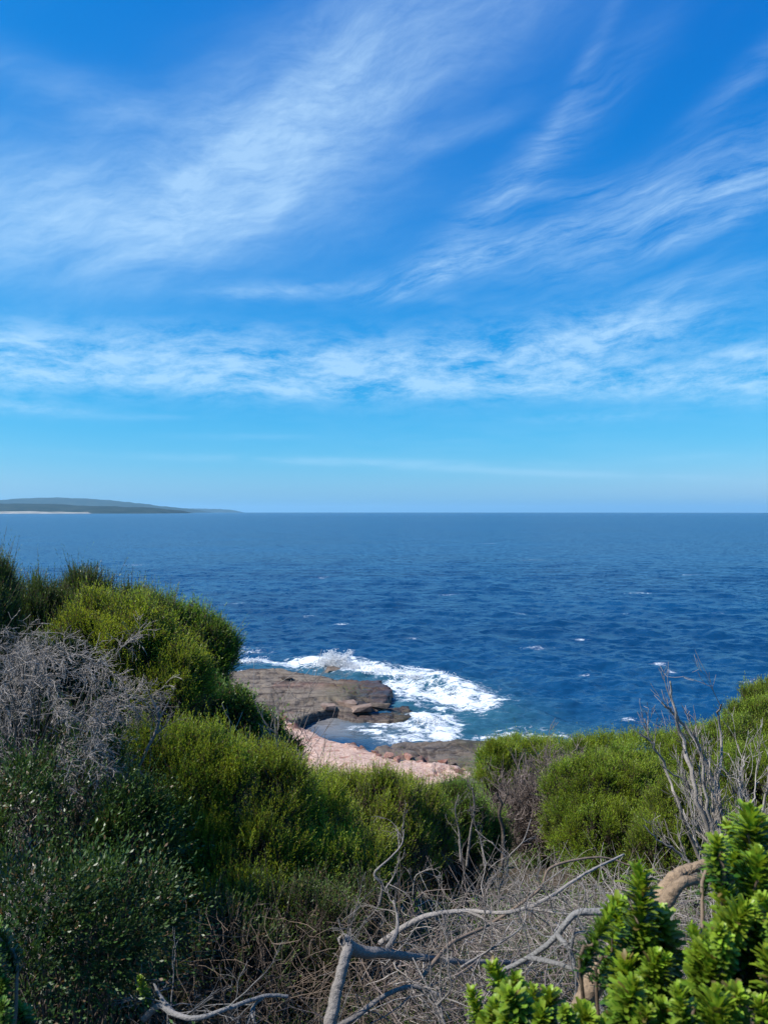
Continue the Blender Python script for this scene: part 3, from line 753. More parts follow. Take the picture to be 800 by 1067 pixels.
# the bleached dead shrub: arching fine grey twigs
def bleached(label, px, py, d, wpx, hpx, n, seed, base):
    rr = np.random.default_rng(seed)
    b = W(*base); b[2] = float(G(b[0], b[1]))
    root = empty('dead_shrub', tuple(b), label, 'dead shrub', 'bleached dead shrubs on the left')
    c = W(px, py, d); s = d / F
    lst = []
    lim = []
    for i in range(n):
        a = rr.uniform(-PI, PI); q = math.sqrt(rr.uniform())
        tgt = c + np.array([math.cos(a) * q * wpx * s, rr.normal(0, .22), math.sin(a) * q * hpx * s])
        lim.append((np.array([b + (tgt - b) * t + np.array([0, 0, .25 * math.sin(t * PI)]) + rr.normal(0, .012, 3) for t in np.linspace(0, 1, 6)]), np.linspace(.012, .004, 6)))
        dd = (tgt - c) + np.array([.08, -.2, -.15]) + rr.normal(0, .25, 3)
        grow(tgt, dd, .24, .0036, 3, lst, .36, 5, -.25, .66, 5, .85, rr)
    mesh_obj('limbs', child_local(poly_tubes(lim, 5)[0], root), poly_tubes(lim, 5)[1], M['wood_grey'], root)
    v, f = poly_tubes(lst, 3, .0013)
    mesh_obj('twigs', child_local(v, root), f, M['wood_silver'], root)
bleached('mass of bleached grey leafless twigs under the bright left shrub', 52, 752, 4.6, 62, 70, 70, 21, (30, 800, 5.0))
bleached('tuft of bleached grey twigs cut by the left edge in shade', 0, 925, 3.4, 22, 28, 12, 22, (-20, 960, 3.5))
bleached('grey twig spray at the left edge over the bleached shrub', 12, 675, 5.2, 22, 14, 9, 23, (-10, 760, 5.3))

# ------------------------------------------------------------------ limbs, logs and dead branches
def limb(name, label, paths, mat, twigs=0, seed=0, group='dead branches tangled in front', cat='branch', tl=.18, tr=.003, sides=14, up=.2):
    """paths: list of (points (px,py,d), radius px start, radius px end); the first is the main limb"""
    rr = np.random.default_rng(seed + 900)
    pts0 = [W(*p) for p in paths[0][0]]
    root = empty(name, tuple(pts0[0]), label, cat, group)
    tw = []
    for k_, (pts, r0, r1) in enumerate(paths):
        wp = np.array([W(*p) for p in pts]); n = max(10, len(pts) * 14)
        cp = catmull(wp, n) + 0
        dm = np.mean([p[2] for p in pts]) / F * (.8 if mat in ('wood_pale', 'wood_blue', 'wood_grey') else 1.0)
        wig = rr.normal(0, .06 * (r0 + r1) / 2 * dm, (n - 2, 3)); wig[1:-1] = (wig[2:] + wig[1:-1] + wig[:-2]) / 2.2
        cp[1:-1] += wig
        rad = np.linspace(r0, r1, n) * dm * (1 + rr.normal(0, .015, n) + .06 * np.sin(np.linspace(0, 7 + 5 * rr.uniform(), n)))
        # closed ends
        cp = np.vstack([cp[0], cp, cp[-1]]); rad = np.concatenate([[rad[0] * .02], rad, [rad[-1] * .02]])
        v, f = tubes(cp[None], rad[None], sides if r0 > 2.5 else 6)
        sd_ = sides if r0 > 2.5 else 6
        rid = np.cumsum(rr.normal(0, .016, (n + 2, sd_)), 0); rid = rid - rid.mean(0) + rr.normal(0, .06, (1, sd_))
        v = np.repeat(cp, sd_, 0) + (v - np.repeat(cp, sd_, 0)) * (1 + np.clip(rid, -.3, .3)).reshape(-1, 1)
        ang = rr.normal(0, 1, (len(v), 3)) * (np.repeat(rad, sd_)[:, None]) * .02
        lo_ = mesh_obj('limb', child_local(v + ang, root), f, M[mat], root, smooth=True)
        tw = []
        for i in range(twigs):
            j = rr.integers(3, n - 1); t = norm(cp[j + 1] - cp[j - 1])
            grow(cp[j], t + rr.normal(0, .8, 3) + np.array([0, 0, up]), tl * rr.uniform(.6, 1.4), tr, 2, tw, .3, 3, 0, .6, 5, .7, rr)
        if tw:
            v, f = poly_tubes(tw, 4, .001)
            mesh_obj('twigs', child_local(v, root), f, M[mat], lo_)
    return root

limb('dead_limb', 'thick grey snapped trunk with a knobbly elbow at the bottom centre', [
    ([(338, 1100, 2.85), (346, 1060, 2.9), (352, 1030, 2.95), (359, 1003, 3.0), (363, 986, 3.05), (357, 981, 3.05)], 7.6, 6.4),
    ([(361, 986, 3.06), (376, 994, 3.12), (400, 995, 3.2), (440, 1000, 3.4), (486, 1004, 3.6), (560, 1004, 3.9)], 7, 3),
    ([(400, 995, 3.2), (412, 975, 3.3), (414, 958, 3.4), (410, 940, 3.5)], 3.5, 1.2)], 'wood_grey', 5, 1)
limb('dead_limb', 'smooth blue grey forked branch left of the near glossy shrub', [
    ([(655, 948, 2.55), (625, 952, 2.55), (602, 953, 2.55), (588, 966, 2.55), (574, 983, 2.6), (550, 1000, 2.7), (518, 1016, 2.8)], 4.2, 3.2),
    ([(580, 976, 2.56), (592, 990, 2.5), (598, 1008, 2.48), (601, 1026, 2.46), (598, 1045, 2.45)], 3.6, 1.6),
    ([(550, 1000, 2.68), (572, 1004, 2.6), (600, 1014, 2.5), (618, 1040, 2.45), (640, 1075, 2.4)], 3.4, 2.4),
    ([(598, 955, 2.55), (612, 975, 2.52), (632, 990, 2.5)], 2.2, 1.0),
    ([(594, 990, 2.5), (600, 975, 2.5), (625, 972, 2.5)], 2.6, 1.2)], 'wood_blue', 3, 2, tl=.12)
limb('dead_log', 'weathered tan twisting log behind the near glossy shrub', [
    ([(600, 1075, 2.3), (612, 1040, 2.3), (626, 1010, 2.32), (650, 985, 2.35), (676, 950, 2.4), (692, 930, 2.42), (704, 915, 2.45), (722, 906, 2.48), (765, 893, 2.5)], 10, 4.5),
    ([(672, 958, 2.38), (692, 942, 2.36), (708, 922, 2.36), (730, 917, 2.38), (760, 914, 2.4)], 8, 3.5),
    ([(612, 1040, 2.28), (640, 1012, 2.26), (668, 1000, 2.3)], 7, 4)], 'wood_tan', 2, 3, tl=.1)
limb('dead_limb', 'long pale horizontal branch across the middle of the tangle', [
    ([(395, 985, 3.7), (425, 965, 3.7), (450, 955, 3.7), (486, 951, 3.7), (520, 953, 3.6), (548, 948, 3.6), (575, 935, 3.6), (610, 912, 3.7), (650, 892, 3.9)], 3.2, 1.4),
    ([(486, 951, 3.7), (505, 962, 3.6), (500, 985, 3.5)], 2.0, 1.0),
    ([(548, 948, 3.6), (600, 955, 3.4), (640, 952, 3.4)], 1.6, .8)], 'wood_pale', 6, 4)
limb('dead_limb', 'arched brown branch behind the long pale one', [
    ([(440, 1020, 3.3), (470, 985, 3.5), (510, 965, 3.7), (560, 930, 3.8), (575, 905, 3.9), (625, 895, 4.0), (660, 905, 4.0)], 2.2, 1.0)], 'wood_brown', 7, 5)
limb('dead_limb', 'thin silver branch standing up from the tangle, forked like antlers', [
    ([(395, 945, 4.0), (398, 925, 4.0), (390, 912, 4.0), (405, 897, 4.05), (418, 882, 4.1), (421, 866, 4.15)], 2.0, .8),
    ([(400, 930, 4.0), (410, 915, 4.0), (412, 905, 4.0)], 1.3, .6),
    ([(430, 935, 4.0), (433, 915, 4.0), (446, 908, 4.0)], 1.2, .5)], 'wood_pale', 3, 6, tl=.1)
limb('dead_limb', 'pale crooked twig rising from the bottom edge right of the elbow trunk', [
    ([(470, 1085, 2.7), (455, 1050, 2.75), (440, 1020, 2.8), (430, 1000, 2.9)], 1.6, .8),
    ([(455, 1050, 2.75), (470, 1030, 2.7), (462, 1000, 2.7)], 1.3, .6)], 'wood_pale', 5, 7, tl=.14)
limb('dead_limb', 'grey root like branch curling along the bottom edge at left', [
    ([(150, 1064, 2.95), (166, 1050, 2.9), (180, 1058, 2.85), (205, 1063, 2.8), (240, 1052, 2.85), (275, 1040, 2.95), (300, 1040, 3.0)], 4.0, 2.0),
    ([(180, 1058, 2.86), (168, 1042, 2.9), (160, 1026, 2.95)], 4.2, 1.0),
    ([(275, 1040, 2.95), (262, 1055, 2.9), (270, 1080, 2.8)], 2.5, 1.5)], 'wood_blue', 5, 8, tl=.15)
limb('dead_limb', 'shadowed grey branch leaning beside the elbow trunk', [
    ([(330, 1085, 2.9), (372, 1060, 3.0), (400, 1040, 3.1), (430, 1030, 3.2), (460, 1040, 3.2)], 4.0, 2.5)], 'wood_grey', 6, 9)
limb('dead_limb', 'slim pale stick crossing in front of the arched brown branch', [
    ([(480, 1010, 3.2), (520, 985, 3.3), (545, 965, 3.4), (552, 935, 3.5), (590, 905, 3.6)], 1.5, .6)], 'wood_pale', 6, 10)
limb('dead_limb', 'pale leaning stick in the gap below the bare mauve shrub', [
    ([(528, 915, 4.6), (530, 895, 4.6), (545, 878, 4.6), (553, 855, 4.7)], 1.3, .5),
    ([(530, 896, 4.6), (518, 886, 4.6), (512, 878, 4.6)], 1.0, .4)], 'wood_pale', 3, 11, tl=.12)
limb('dead_stalk', 'tall pale dead stalk in front of the bright left shrub', [
    ([(126, 850, 4.7), (137, 820, 4.7), (152, 785, 4.7), (164, 760, 4.7), (165, 738, 4.7)], 1.7, 2.0),
    ([(164, 755, 4.7), (172, 740, 4.7), (178, 728, 4.7)], 1.5, .6),
    ([(165, 745, 4.7), (158, 730, 4.7), (154, 722, 4.7)], 1.5, .6),
    ([(160, 768, 4.7), (170, 760, 4.7), (176, 752, 4.7)], 1.3, .7)], 'wood_pale', 4, 12, 'standing dead stems', tl=.09, tr=.002)
limb('dead_limb', 'black crooked upright stem in front of the bare mauve shrub', [
    ([(523, 905, 6.5), (524, 870, 6.6), (520, 850, 6.6), (522, 838, 6.6), (516, 828, 6.6)], 2.2, 1.4),
    ([(522, 842, 6.6), (527, 832, 6.6), (529, 826, 6.6)], 1.3, .7)], 'wood_dark', 3, 13, 'standing dead stems', tl=.1)
limb('dead_limb', 'pair of grey bare stems beside the black crooked stem', [
    ([(486, 905, 6.6), (490, 870, 6.6), (494, 845, 6.6), (492, 822, 6.6)], 2.0, .9),
    ([(480, 900, 6.4), (478, 868, 6.5), (474, 846, 6.5), (478, 830, 6.5)], 1.6, .7),
    ([(505, 905, 6.4), (500, 875, 6.5), (490, 850, 6.5)], 1.4, .7)], 'wood_grey', 6, 14, 'standing dead stems', tl=.14)

# tall dead pale shrub on the right
def right_dead():
    rr = np.random.default_rng(77)
    b = W(770, 915, 7.0); b[2] = float(G(b[0], b[1]))
    root = empty('dead_tree', tuple(b), 'tall dead shrub of long bare grey stems rising above the right slope into the sea', 'dead shrub')
    main = [([(752, 930), (738, 870), (722, 820), (712, 775), (703, 745), (698, 712)], 3.2, 1.0), ([(756, 930), (750, 870), (742, 815), (720, 770), (700, 744), (690, 736)], 3.2, .9),
            ([(760, 930), (745, 880), (734, 830), (730, 790), (722, 762)], 2.6, .8), ([(765, 930), (757, 880), (748, 835), (752, 780), (748, 748), (752, 735)], 2.4, .7),
            ([(745, 930), (722, 880), (706, 840), (694, 805), (680, 778), (668, 766)], 2.2, .7), ([(780, 930), (772, 870), (770, 820), (776, 790)], 2.2, .7),
            ([(790, 930), (788, 880), (796, 840), (800, 800)], 2.2, .7), ([(775, 930), (765, 890), (752, 850), (735, 815)], 2.2, .9), ([(740, 930), (735, 890), (728, 850), (716, 820), (690, 800)], 2.0, .7),
            ([(800, 930), (810, 880), (806, 830), (815, 790)], 2.4, .7), ([(770, 930), (780, 880), (782, 845), (790, 815)], 2.0, .6), ([(735, 930), (712, 895), (690, 880), (672, 862)], 1.8, .6)]
    for i in range(9):
        x0 = rr.uniform(735, 825); lean = rr.normal(-22, 26); top = rr.uniform(770, 860)
        main.append(([(x0, 935), (x0 + lean * .3, 895), (x0 + lean * .65 + rr.normal(0, 4), (935 + top) / 2 - 10), (x0 + lean, top)], rr.uniform(1.2, 2.2), .6))
    for pts, r0, r1 in main:
        dd = 7.0 + rr.normal(0, .35)
        wp = np.array([W(a, c, dd + rr.normal(0, .08)) for a, c in pts]); n = 22
        cp = catmull(wp, n); rad = np.linspace(r0, r1, n) * dd / F * (1 + rr.normal(0, .06, n))
        cp[1:] += rr.normal(0, .008, (n - 1, 3))
        v, f = tubes(cp[None], rad[None], 7)
        mesh_obj('stem', child_local(v, root), f, M['wood_silver'], root, smooth=True)
        lo_ = bpy.data.objects[-1] if False else mesh_last[0]
        tw = []
        for i in range(7):
            j = rr.integers(4, n - 1); t = norm(cp[j + 1 if j + 1 < n else j] - cp[j - 1])
            grow(cp[j], t + rr.normal(0, .38, 3) + np.array([0, 0, .35]), .30 * rr.uniform(.4, 1.3), .0050, 2, tw, .20, 3, .3, .6, 6, .45, rr)
        v, f = poly_tubes(tw, 4, .0020)
        mesh_obj('twigs', child_local(v, root), f, M['wood_silver'], lo_)
right_dead()

# heap of small sticks
def stick_heap(name, label, n, region, mat, hgt, seed, ln=(.12, .5), r=(.0012, .004), flatness=.35):
    rr = np.random.default_rng(seed)
    px = rr.uniform(region[0], region[1], n); d = rr.uniform(region[2], region[3], n)
    x = (px - 400) / F * d; z = G(x, d) + rr.uniform(0, 1, n) ** 1.3 * hgt
    B = np.stack([x, d, z], -1)
    D = rr.normal(size=(n, 3)); D[:, 2] = D[:, 2] * flatness + .12; D = norm(D)
    L = rr.uniform(*ln, n); K = 6
    P = [B]
    for i in range(K - 1):
        D = norm(D + rr.normal(0, .22, (n, 3)))
        P.append(P[-1] + D * (L / (K - 1))[:, None])
    P = np.stack(P, 1)
    rad = rr.uniform(*r, n)[:, None] * np.linspace(1, .4, K)[None]
    v, f = tubes(P, rad, 4)
    return tag(mesh_obj(name, v, f, M[mat]), label, 'dead twigs', kind='stuff')
stick_heap('dead_twigs', 'knee deep tangle of fine pale dead twigs in front of the shrubs', 1300, (400, 720, 3.2, 5.6), 'wood_silver', .60, 31)
stick_heap('dead_twigs', 'brown dead twigs mixed through the pale tangle', 1200, (380, 720, 3.0, 5.4), 'wood_mauve', .55, 35, ln=(.15, .7))
stick_heap('dead_twigs', 'dark brown twig litter lying beneath the olive shrub', 2300, (120, 660, 2.5, 5.4), 'wood_dark', .40, 32, r=(.001, .0035))
stick_heap('dead_twigs', 'grey twigs poking out round the foot of the olive shrub', 1000, (190, 430, 3.1, 4.8), 'wood_brown', .75, 33, ln=(.1, .35), r=(.0009, .0024), flatness=.9)
stick_heap('dead_twigs', 'sparse bare twigs scattered over the right slope under the lime shrubs', 1500, (480, 820, 5, 8.5), 'wood_silver', .55, 34, ln=(.2, .6), r=(.002, .004), flatness=.9)

# low scrub that carpets the rest of the slope down to the shore
def carpet(name, label, n, xr, yr, leafL, leafW, shoot, nl, mat, hgt, seed, mask=None):
    rr = np.random.default_rng(seed)
    y = yr[0] + (yr[1] - yr[0]) * rr.uniform(0, 1, n); w = xr(y)
    x = w[0] + (w[1] - w[0]) * rr.uniform(0, 1, n)
    keep = np.ones(n, bool) if mask is None else mask(x, y, rr)
    x, y = x[keep], y[keep]
    h = (0.35 + 0.65 * np.clip(gnoise(x, y, seed, 3, 1.1) * .8 + .4, 0, 1)) * hgt
    z = G(x, y) + h * rr.uniform(0.1, 1, len(x)) ** .6
    B = np.stack([x, y, z], -1)
    D = norm(rr.normal(0, .45, B.shape) + np.array([0, 0, 1]))
    lv = shoot_leaves(B, D, np.full(len(x), shoot) * rr.uniform(.6, 1.3, len(x)), nl, leafL, leafW, .7)
    v, f, tp, rn = leaves_mesh(*lv)
    return tag(mesh_obj(name, v, f, M[mat], None, {'tip': tp, 'rnd': rn}), label, 'undergrowth', kind='stuff')
wide = lambda y: (-y * .62 - 2, y * .62 + 2)
carpet('undergrowth', 'low olive scrub covering the near slope between shrubs', 16000, wide, (5.5, 16), .032, .008, .13, 8, 'leaf_mid', .7, 51)
def m_far(x, y, rr):
    return (y < 50 + np.where(x > 4, np.clip((x - 4) * 1.2, 0, 9), 0) - np.where((x < 4), 2.0, 0))
carpet('undergrowth', 'low olive scrub covering the lower slope above the beach', 26000, wide, (16, 60), .09, .028, .25, 7, 'leaf_yellow', 1.0, 52, m_far)
def strap(x, y, rr): return (np.abs(x - 0.9) < .9)
carpet('undergrowth', 'dark low leaf layer added as shade in the gaps of the dead twigs at the bottom', 5200, lambda y: (-1.1 + 0 * y, 0.42 * y), (2.7, 5.4), .020, .006, .09, 9, 'leaf_dark', .42, 54)  # dark leaves added so gaps between the sticks look black
carpet('undergrowth', 'soft green herbs sprouting through the twig tangle', 420, lambda y: ((520 - 400) / F * y, (610 - 400) / F * y), (4.6, 6.2), .07, .010, .12, 10, 'leaf_round', .35, 53)

# ------------------------------------------------------------------ near glossy shrubs
def glossy(label, shoots, seed, base, group='glossy leaved shrubs near the viewer', mat='leaf_gloss'):
    rr = np.random.default_rng(seed)
    b = W(*base); b[2] = float(G(b[0], b[1]))
    root = empty('glossy_shrub', tuple(b), label, 'shrub', group)
    VV, FF, TT, RN, off = [], [], [], [], 0
    stems = []
    more = [(px + rr.normal(0, 16), py + rr.uniform(16, 44), d + rr.normal(0, .08), wpx * rr.uniform(.6, .85), lpx * .6, rr.normal(0, .35)) for (px, py, d, wpx, lpx, lean) in shoots if len(shoots) > 3]
    for (px, py, d, wpx, lpx, lean) in list(shoots) + more:
        top = W(px, py, d); s = d / F
        L = lpx * s; wd = wpx * s * rr.uniform(.75, 1.2)
        D = norm(np.array([lean + rr.normal(0, .16), rr.normal(0, .22), 1.0]))
        n = int(lpx * 2.3 + 52)
        t = np.linspace(0, 1, n) ** .85
        P = top - D * L * 1.0 + D * (t * (L - wd * .12))[:, None]
        bend = norm(np.array([rr.normal(), rr.normal(), 0])) * wd * .3
        P = P + bend * np.sin(t * PI * .8)[:, None]
        a_, b_ = perp(D)
        az = np.arange(n) * 2.399 + rr.normal(0, .25, n)
        rad = a_ * np.cos(az)[:, None] + b_ * np.sin(az)[:, None]
        an = 1.15 - .75 * t ** 4 + rr.normal(0, .24, n)
        dr_ = norm(D * np.cos(an)[:, None] + rad * np.sin(an)[:, None])
        ll = wd * .44 * rr.uniform(.75, 1.2, n) * (1 - .25 * np.clip((t - .9) * 10, 0, 1))
        wl = ll * rr.uniform(.24, .32, n)
        side = norm(np.cross(dr_, D)); nn = np.cross(side, dr_)
        # 3 x 4 obovate leaf blade with a channelled midrib and curled tip
        uu = np.array([0, .35, .72, 1.0]); ww = np.array([.4, .85, 1.0, .68]); cc = np.array([0, .03, .02, -.07])
        rows = []
        for u_, w_, c_ in zip(uu, ww, cc):
            cpt = P + dr_ * (ll * u_)[:, None] + nn * (ll * c_)[:, None]
            e1 = cpt + side * (wl * .5 * w_)[:, None] + nn * (wl * .16 * w_)[:, None]
            e2 = cpt - side * (wl * .5 * w_)[:, None] + nn * (wl * .16 * w_)[:, None]
            rows.append(np.stack([e1, cpt, e2], 1))
        v = np.stack(rows, 1)                        # n,4,3,3
        fq = []
        for i in range(3):
            for j in range(2):
                fq.append([i * 3 + j, i * 3 + j + 1, (i + 1) * 3 + j + 1, (i + 1) * 3 + j])
        f = (np.arange(n)[:, None, None] * 12 + np.array(fq)[None]).reshape(-1, 4)
        VV.append(v.reshape(-1, 3)); FF.append(f + off); off += n * 12
        TT.append(np.repeat(np.clip((t - .25) * 1.5, 0, 1), 12)); RN.append(np.repeat(rr.uniform(0, 1, n), 12))
        st = np.array([b + rr.normal(0, .05, 3), (b + top - D * L) / 2 + rr.normal(0, .03, 3), top - D * L * 1.05, top - D * L * .5 + bend, top - D * .2 * L])
        stems.append((catmull(st, 12), np.linspace(.006, .0022, 12)))
    v, f = np.concatenate(VV), np.concatenate(FF)
    mesh_obj('crown', child_local(v, root), f, M[mat], root, {'tip': np.concatenate(TT), 'rnd': np.concatenate(RN)}, smooth=True)
    v, f = poly_tubes(stems, 6)
    mesh_obj('stems', child_local(v, root), f, M['wood_brown'], root, smooth=True)
sh = [(656, 908, 1.55, 52, 130, 0), (640, 940, 1.7, 44, 110, -.1), (672, 950, 1.6, 46, 120, .1), (779, 852, 1.5, 50, 90, .05), (752, 862, 1.6, 44, 90, -.1), (800, 868, 1.6, 48, 90, .1), (768, 885, 1.55, 46, 90, .05),
      (792, 897, 1.4, 50, 110, .1), (768, 905, 1.5, 46, 90, 0), (748, 935, 1.4, 48, 110, 0), (780, 945, 1.35, 50, 120, .05), (715, 972, 1.35, 46, 100, -.05), (728, 985, 1.3, 50, 120, 0),
      (690, 995, 1.4, 46, 90, .05), (760, 990, 1.25, 52, 120, .05), (795, 1000, 1.3, 50, 100, 0), (655, 1000, 1.5, 48, 100, -.1), (670, 1028, 1.3, 50, 90, 0), (640, 1030, 1.45, 44, 80, -.1), (708, 1030, 1.2, 52, 90, 0), (745, 1035, 1.2, 52, 90, .1), (782, 1045, 1.2, 54, 90, 0),
      (815, 940, 1.4, 50, 120, .1), (820, 1020, 1.3, 50, 120, 0), (690, 1055, 1.3, 48, 80, 0), (730, 1065, 1.25, 50, 80, 0), (655, 1060, 1.4, 46, 70, 0), (770, 1075, 1.2, 50, 80, 0)]
glossy('glossy bright green shrub with whorled leaves filling the bottom right corner', sh, 5, (740, 1200, 1.5))
sh = [(505, 1008, 1.55, 50, 90, -.1), (530, 1020, 1.5, 46, 90, .1), (490, 1030, 1.6, 40, 80, -.2), (548, 1040, 1.45, 46, 80, .1), (520, 1045, 1.4, 48, 80, 0), (580, 1038, 1.5, 44, 80, .1), (602, 1048, 1.45, 46, 80, .15), (570, 1060, 1.4, 48, 70, 0), (500, 1062, 1.4, 46, 70, 0), (620, 1062, 1.4, 42, 70, .1)]
glossy('low glossy bright green sprigs at the bottom edge left of the taller glossy shrub', sh, 6, (550, 1200, 1.5))
sh = [(-6, 968, 1.7, 30, 60, .05), (-14, 1000, 1.7, 36, 70, 0), (4, 1020, 1.7, 28, 50, .1), (-4, 1048, 1.6, 34, 60, 0), (14, 1058, 1.7, 26, 40, .1)]
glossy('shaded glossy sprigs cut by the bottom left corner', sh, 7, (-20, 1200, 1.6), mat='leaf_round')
sh = [(146, 1018, 2.9, 14, 40, 0)]
glossy('single pale leafy sprig standing alone in the bottom left shade', sh, 8, (146, 1080, 2.9))

# ------------------------------------------------------------------ sky and light
SUN_AZ, SUN_EL = R(-103), R(50)         # azimuth from +Y toward +X
world = bpy.data.worlds.new('World'); scene.world = world; world.use_nodes = True
nt = world.node_tree; nt.nodes.clear()
sky = nd(nt, 'ShaderNodeTexSky', sky_type='NISHITA', sun_disc=False, sun_elevation=SUN_EL, sun_rotation=SUN_AZ % (2 * PI), altitude=20, air_density=1.0, dust_density=0.6, ozone_density=3.0)
dirv = nd(nt, 'ShaderNodeTexCoord').outputs['Generated']
sep = nd(nt, 'ShaderNodeSeparateXYZ', {0: dirv})
dx, dy, dz = sep.outputs
az = mth(nt, 'ARCTAN2', dx, dy); el = mth(nt, 'ARCSINE', dz)
azel = nd(nt, 'ShaderNodeCombineXYZ', {0: az, 1: el, 2: 0.0}).outputs[0]
wv = nd(nt, 'ShaderNodeVectorMath', {0: noise(nt, azel, 3.0, 4, .55).outputs['Color'], 1: (0.5, .5, .5)}, operation='SUBTRACT').outputs[0]
def stretched(rot, sx, sy, scale, detail, rough, warp, off=0.0):
    w = nd(nt, 'ShaderNodeVectorMath', {0: wv}, operation='SCALE'); w.inputs['Scale'].default_value = warp
    p = nd(nt, 'ShaderNodeVectorMath', {0: azel, 1: w.outputs[0]}, operation='ADD').outputs[0]
    mp = nd(nt, 'ShaderNodeMapping', {'Vector': p, 'Rotation': (0, 0, -rot), 'Location': (off, off, 0)}, vector_type='POINT').outputs[0]
    mp = nd(nt, 'ShaderNodeMapping', {'Vector': mp, 'Scale': (sx, sy, 1)}).outputs[0]
    return noise(nt, mp, scale, detail, rough).outputs['Fac']
def AE(px, py):
    t = math.atan((px - 400) / F); return t, math.atan((533.5 - py) / F * math.cos(t))
def skyblob(px, py, wx, wy, rotdeg, v):
    """soft patch at a bearing: half sizes in pixels of the frame, rotation anticlockwise"""
    a0, e0 = AE(px, py); r_ = R(rotdeg); c_, s_ = math.cos(r_), math.sin(r_)
    u = mth(nt, 'SUBTRACT', az, a0); w = mth(nt, 'SUBTRACT', el, e0)
    p = mth(nt, 'MULTIPLY', mth(nt, 'ADD', mth(nt, 'MULTIPLY', u, c_), mth(nt, 'MULTIPLY', w, s_)), F / wx)
    q = mth(nt, 'MULTIPLY', mth(nt, 'SUBTRACT', mth(nt, 'MULTIPLY', w, c_), mth(nt, 'MULTIPLY', u, s_)), F / wy)
    g = mth(nt, 'EXPONENT', mth(nt, 'MULTIPLY', mth(nt, 'ADD', mth(nt, 'MULTIPLY', p, p), mth(nt, 'MULTIPLY', q, q)), -1.0))
    return mth(nt, 'MULTIPLY', g, v)
def addall(l):
    r_ = l[0]
    for x_ in l[1:]: r_ = mth(nt, 'ADD', r_, x_)
    return r_
band = addall([skyblob(140, 378, 190, 26, -3, .75), skyblob(330, 385, 170, 24, 0, .85), skyblob(520, 375, 190, 34, 4, .85), skyblob(650, 345, 90, 22, 10, .6), skyblob(700, 400, 170, 16, -2, .75), skyblob(330, 405, 260, 10, 0, .5),
               skyblob(0, 372, 50, 20, -8, .8), skyblob(20, 425, 70, 7, -3, .5), skyblob(790, 370, 50, 12, -6, .6), skyblob(200, 350, 120, 14, 3, .35), skyblob(610, 437, 60, 5, 0, .45), skyblob(290, 305, 80, 9, 4, .5), skyblob(-60, 385, 120, 25, 0, .7), skyblob(900, 390, 150, 25, 0, .7)])
puff = stretched(0.05, 1.0, 3.4, 10.0, 14, .72, .08)
b1 = mth(nt, 'MULTIPLY', mth(nt, 'MINIMUM', band, 1.15), maprange(nt, puff, .37, .64, 0.0, 1.1, False))
left = addall([skyblob(100, 222, 240, 50, 3, .70), skyblob(270, 165, 150, 62, 32, .62), skyblob(370, 85, 150, 66, 32, .52), skyblob(490, 15, 160, 48, 20, .5), skyblob(300, 200, 40, 14, 50, .35), skyblob(90, 100, 150, 18, -6, .35), skyblob(200, 180, 180, 60, 20, .35), skyblob(0, 240, 140, 60, 0, .45), skyblob(480, 140, 60, 10, 15, .4)])
v1 = stretched(0.50, 1.0, 3.6, 4.5, 14, .66, .16)
v1b = stretched(0.20, 1.0, 4.0, 11.0, 14, .70, .14, 9.0)
b2 = mth(nt, 'MULTIPLY', left, mth(nt, 'MULTIPLY', maprange(nt, v1, .25, .75, .38, 1.0, False), maprange(nt, v1b, .28, .72, .5, 1.2, False)))
right = addall([skyblob(530, 200, 130, 20, 38, .6), skyblob(600, 90, 80, 9, 55, .3), skyblob(560, 250, 170, 16, 12, .7), skyblob(460, 285, 100, 10, 14, .55), skyblob(740, 205, 120, 14, 14, .8), skyblob(770, 222, 80, 9, 16, .7), skyblob(650, 200, 120, 12, -3, .35), skyblob(640, 270, 120, 16, 8, .5), skyblob(780, 80, 60, 12, 30, .35),
                skyblob(760, 150, 90, 14, 10, .4), skyblob(430, 310, 60, 7, -3, .3), skyblob(680, 318, 40, 6, 35, .45), skyblob(740, 290, 130, 12, 4, .4)])
v2 = stretched(0.22, 1.0, 6.0, 8.0, 14, .70, .10, 3.0)
b3 = mth(nt, 'MULTIPLY', right, maprange(nt, v2, .36, .74, 0.06, 1.05, False))
low = addall([skyblob(340, 482, 190, 4, -1, .35), skyblob(560, 494, 190, 4, -3, .35), skyblob(150, 436, 40, 3, 2, .3), skyblob(520, 460, 240, 30, 0, .10), skyblob(740, 478, 60, 4, 0, .2), skyblob(250, 456, 60, 3, 1, .25)])
v3 = stretched(0.0, 1.0, 6.0, 8.0, 6, .6, .05, 7.0)
b4 = mth(nt, 'MULTIPLY', low, maprange(nt, v3, .3, .65))
veil = mth(nt, 'MULTIPLY', maprange(nt, stretched(.5, 1.0, 2.2, 1.6, 7, .6, .15, 5.0), .5, .85), .10)
cl = mth(nt, 'MINIMUM', addall([b1, b2, b3, b4, veil]), 1.0)
cl = mth(nt, 'MULTIPLY', cl, .60)
SK = 0.075
sp = nd(nt, 'ShaderNodeSeparateColor', {0: sky.outputs[0]})
def chan(i, gain, p):
    return mth(nt, 'MULTIPLY', mth(nt, 'POWER', mth(nt, 'MULTIPLY', sp.outputs[i], SK), p), gain / SK)
tint = nd(nt, 'ShaderNodeCombineColor', {0: chan(0, 3.5, 2.9), 1: chan(1, 0.99, 0.98), 2: chan(2, 0.97, 0.51)}).outputs[0]
skyc = mixc(nt, cl, tint, (5.9, 8.5, 10.8))
bg = nd(nt, 'ShaderNodeBackground', {'Color': skyc, 'Strength': SK})
wo = nd(nt, 'ShaderNodeOutputWorld'); nt.links.new(bg.outputs[0], wo.inputs[0])

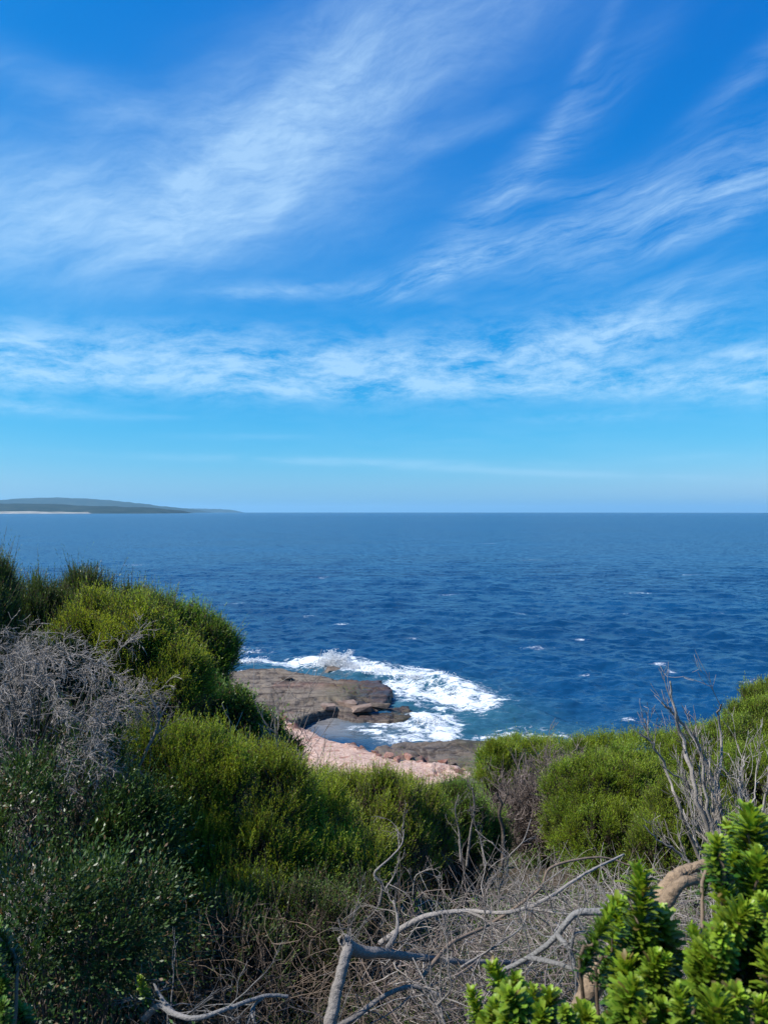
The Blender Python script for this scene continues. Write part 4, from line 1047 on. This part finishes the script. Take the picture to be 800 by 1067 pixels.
sd = Vector((math.sin(SUN_AZ) * math.cos(SUN_EL), math.cos(SUN_AZ) * math.cos(SUN_EL), math.sin(SUN_EL)))
ld = bpy.data.lights.new('sun', 'SUN'); ld.energy = 5.0; ld.angle = R(0.53); ld.color = (1.0, 0.955, 0.88)
lo = bpy.data.objects.new('sun', ld); COL.objects.link(lo); lo.rotation_euler = (-sd).to_track_quat('-Z', 'Y').to_euler()

# ------------------------------------------------------------------ haze
HAZE = 3.6e-5
if HAZE:
    m, nt = new_mat('haze_air')
    vol = nd(nt, 'ShaderNodeVolumePrincipled', {'Color': (0.42, 0.78, 1.0, 1), 'Density': HAZE, 'Anisotropy': 0.2})
    o = nd(nt, 'ShaderNodeOutputMaterial'); nt.links.new(vol.outputs[0], o.inputs['Volume'])
    a, b0, b1_ = 52000.0, -200.0, 330.0
    v = [(x, y, z) for z in (b0, b1_) for x, y in ((-a, -a), (a, -a), (a, a), (-a, a))]
    f = [(3, 2, 1, 0), (4, 5, 6, 7), (0, 1, 5, 4), (1, 2, 6, 5), (2, 3, 7, 6), (3, 0, 4, 7)]
    tag(mesh_obj('haze', v, f, m), 'thin sea haze', kind='stuff')

# ------------------------------------------------------------------ camera and render
cd = bpy.data.cameras.new('camera'); cam = bpy.data.objects.new('camera', cd); COL.objects.link(cam)
cd.sensor_fit = 'VERTICAL'; cd.sensor_height = 36.0; cd.lens = 36.0 * F / 1067.0
cd.clip_start = 0.05; cd.clip_end = 120000
cam.location = (0, 0, CAMZ); cam.rotation_euler = (R(90.0) - 1.9 / F * 0, 0, 0)
cam.rotation_euler[0] = R(90) - 0.0
cd.shift_y = 0.0
cam.rotation_euler[0] += -1.4 / F
cd.dof.use_dof = True; cd.dof.focus_distance = 9.0; cd.dof.aperture_fstop = cd.lens / 3.6
scene.camera = cam
vs = scene.view_settings
vs.view_transform = 'Standard'; vs.look = 'None'; vs.exposure = 0.5; vs.gamma = 1.0; vs.use_curve_mapping = False
cy = scene.cycles
cy.max_bounces = 8; cy.diffuse_bounces = 3; cy.glossy_bounces = 3; cy.transmission_bounces = 4; cy.volume_bounces = 1; cy.transparent_max_bounces = 8
cy.use_denoising = True
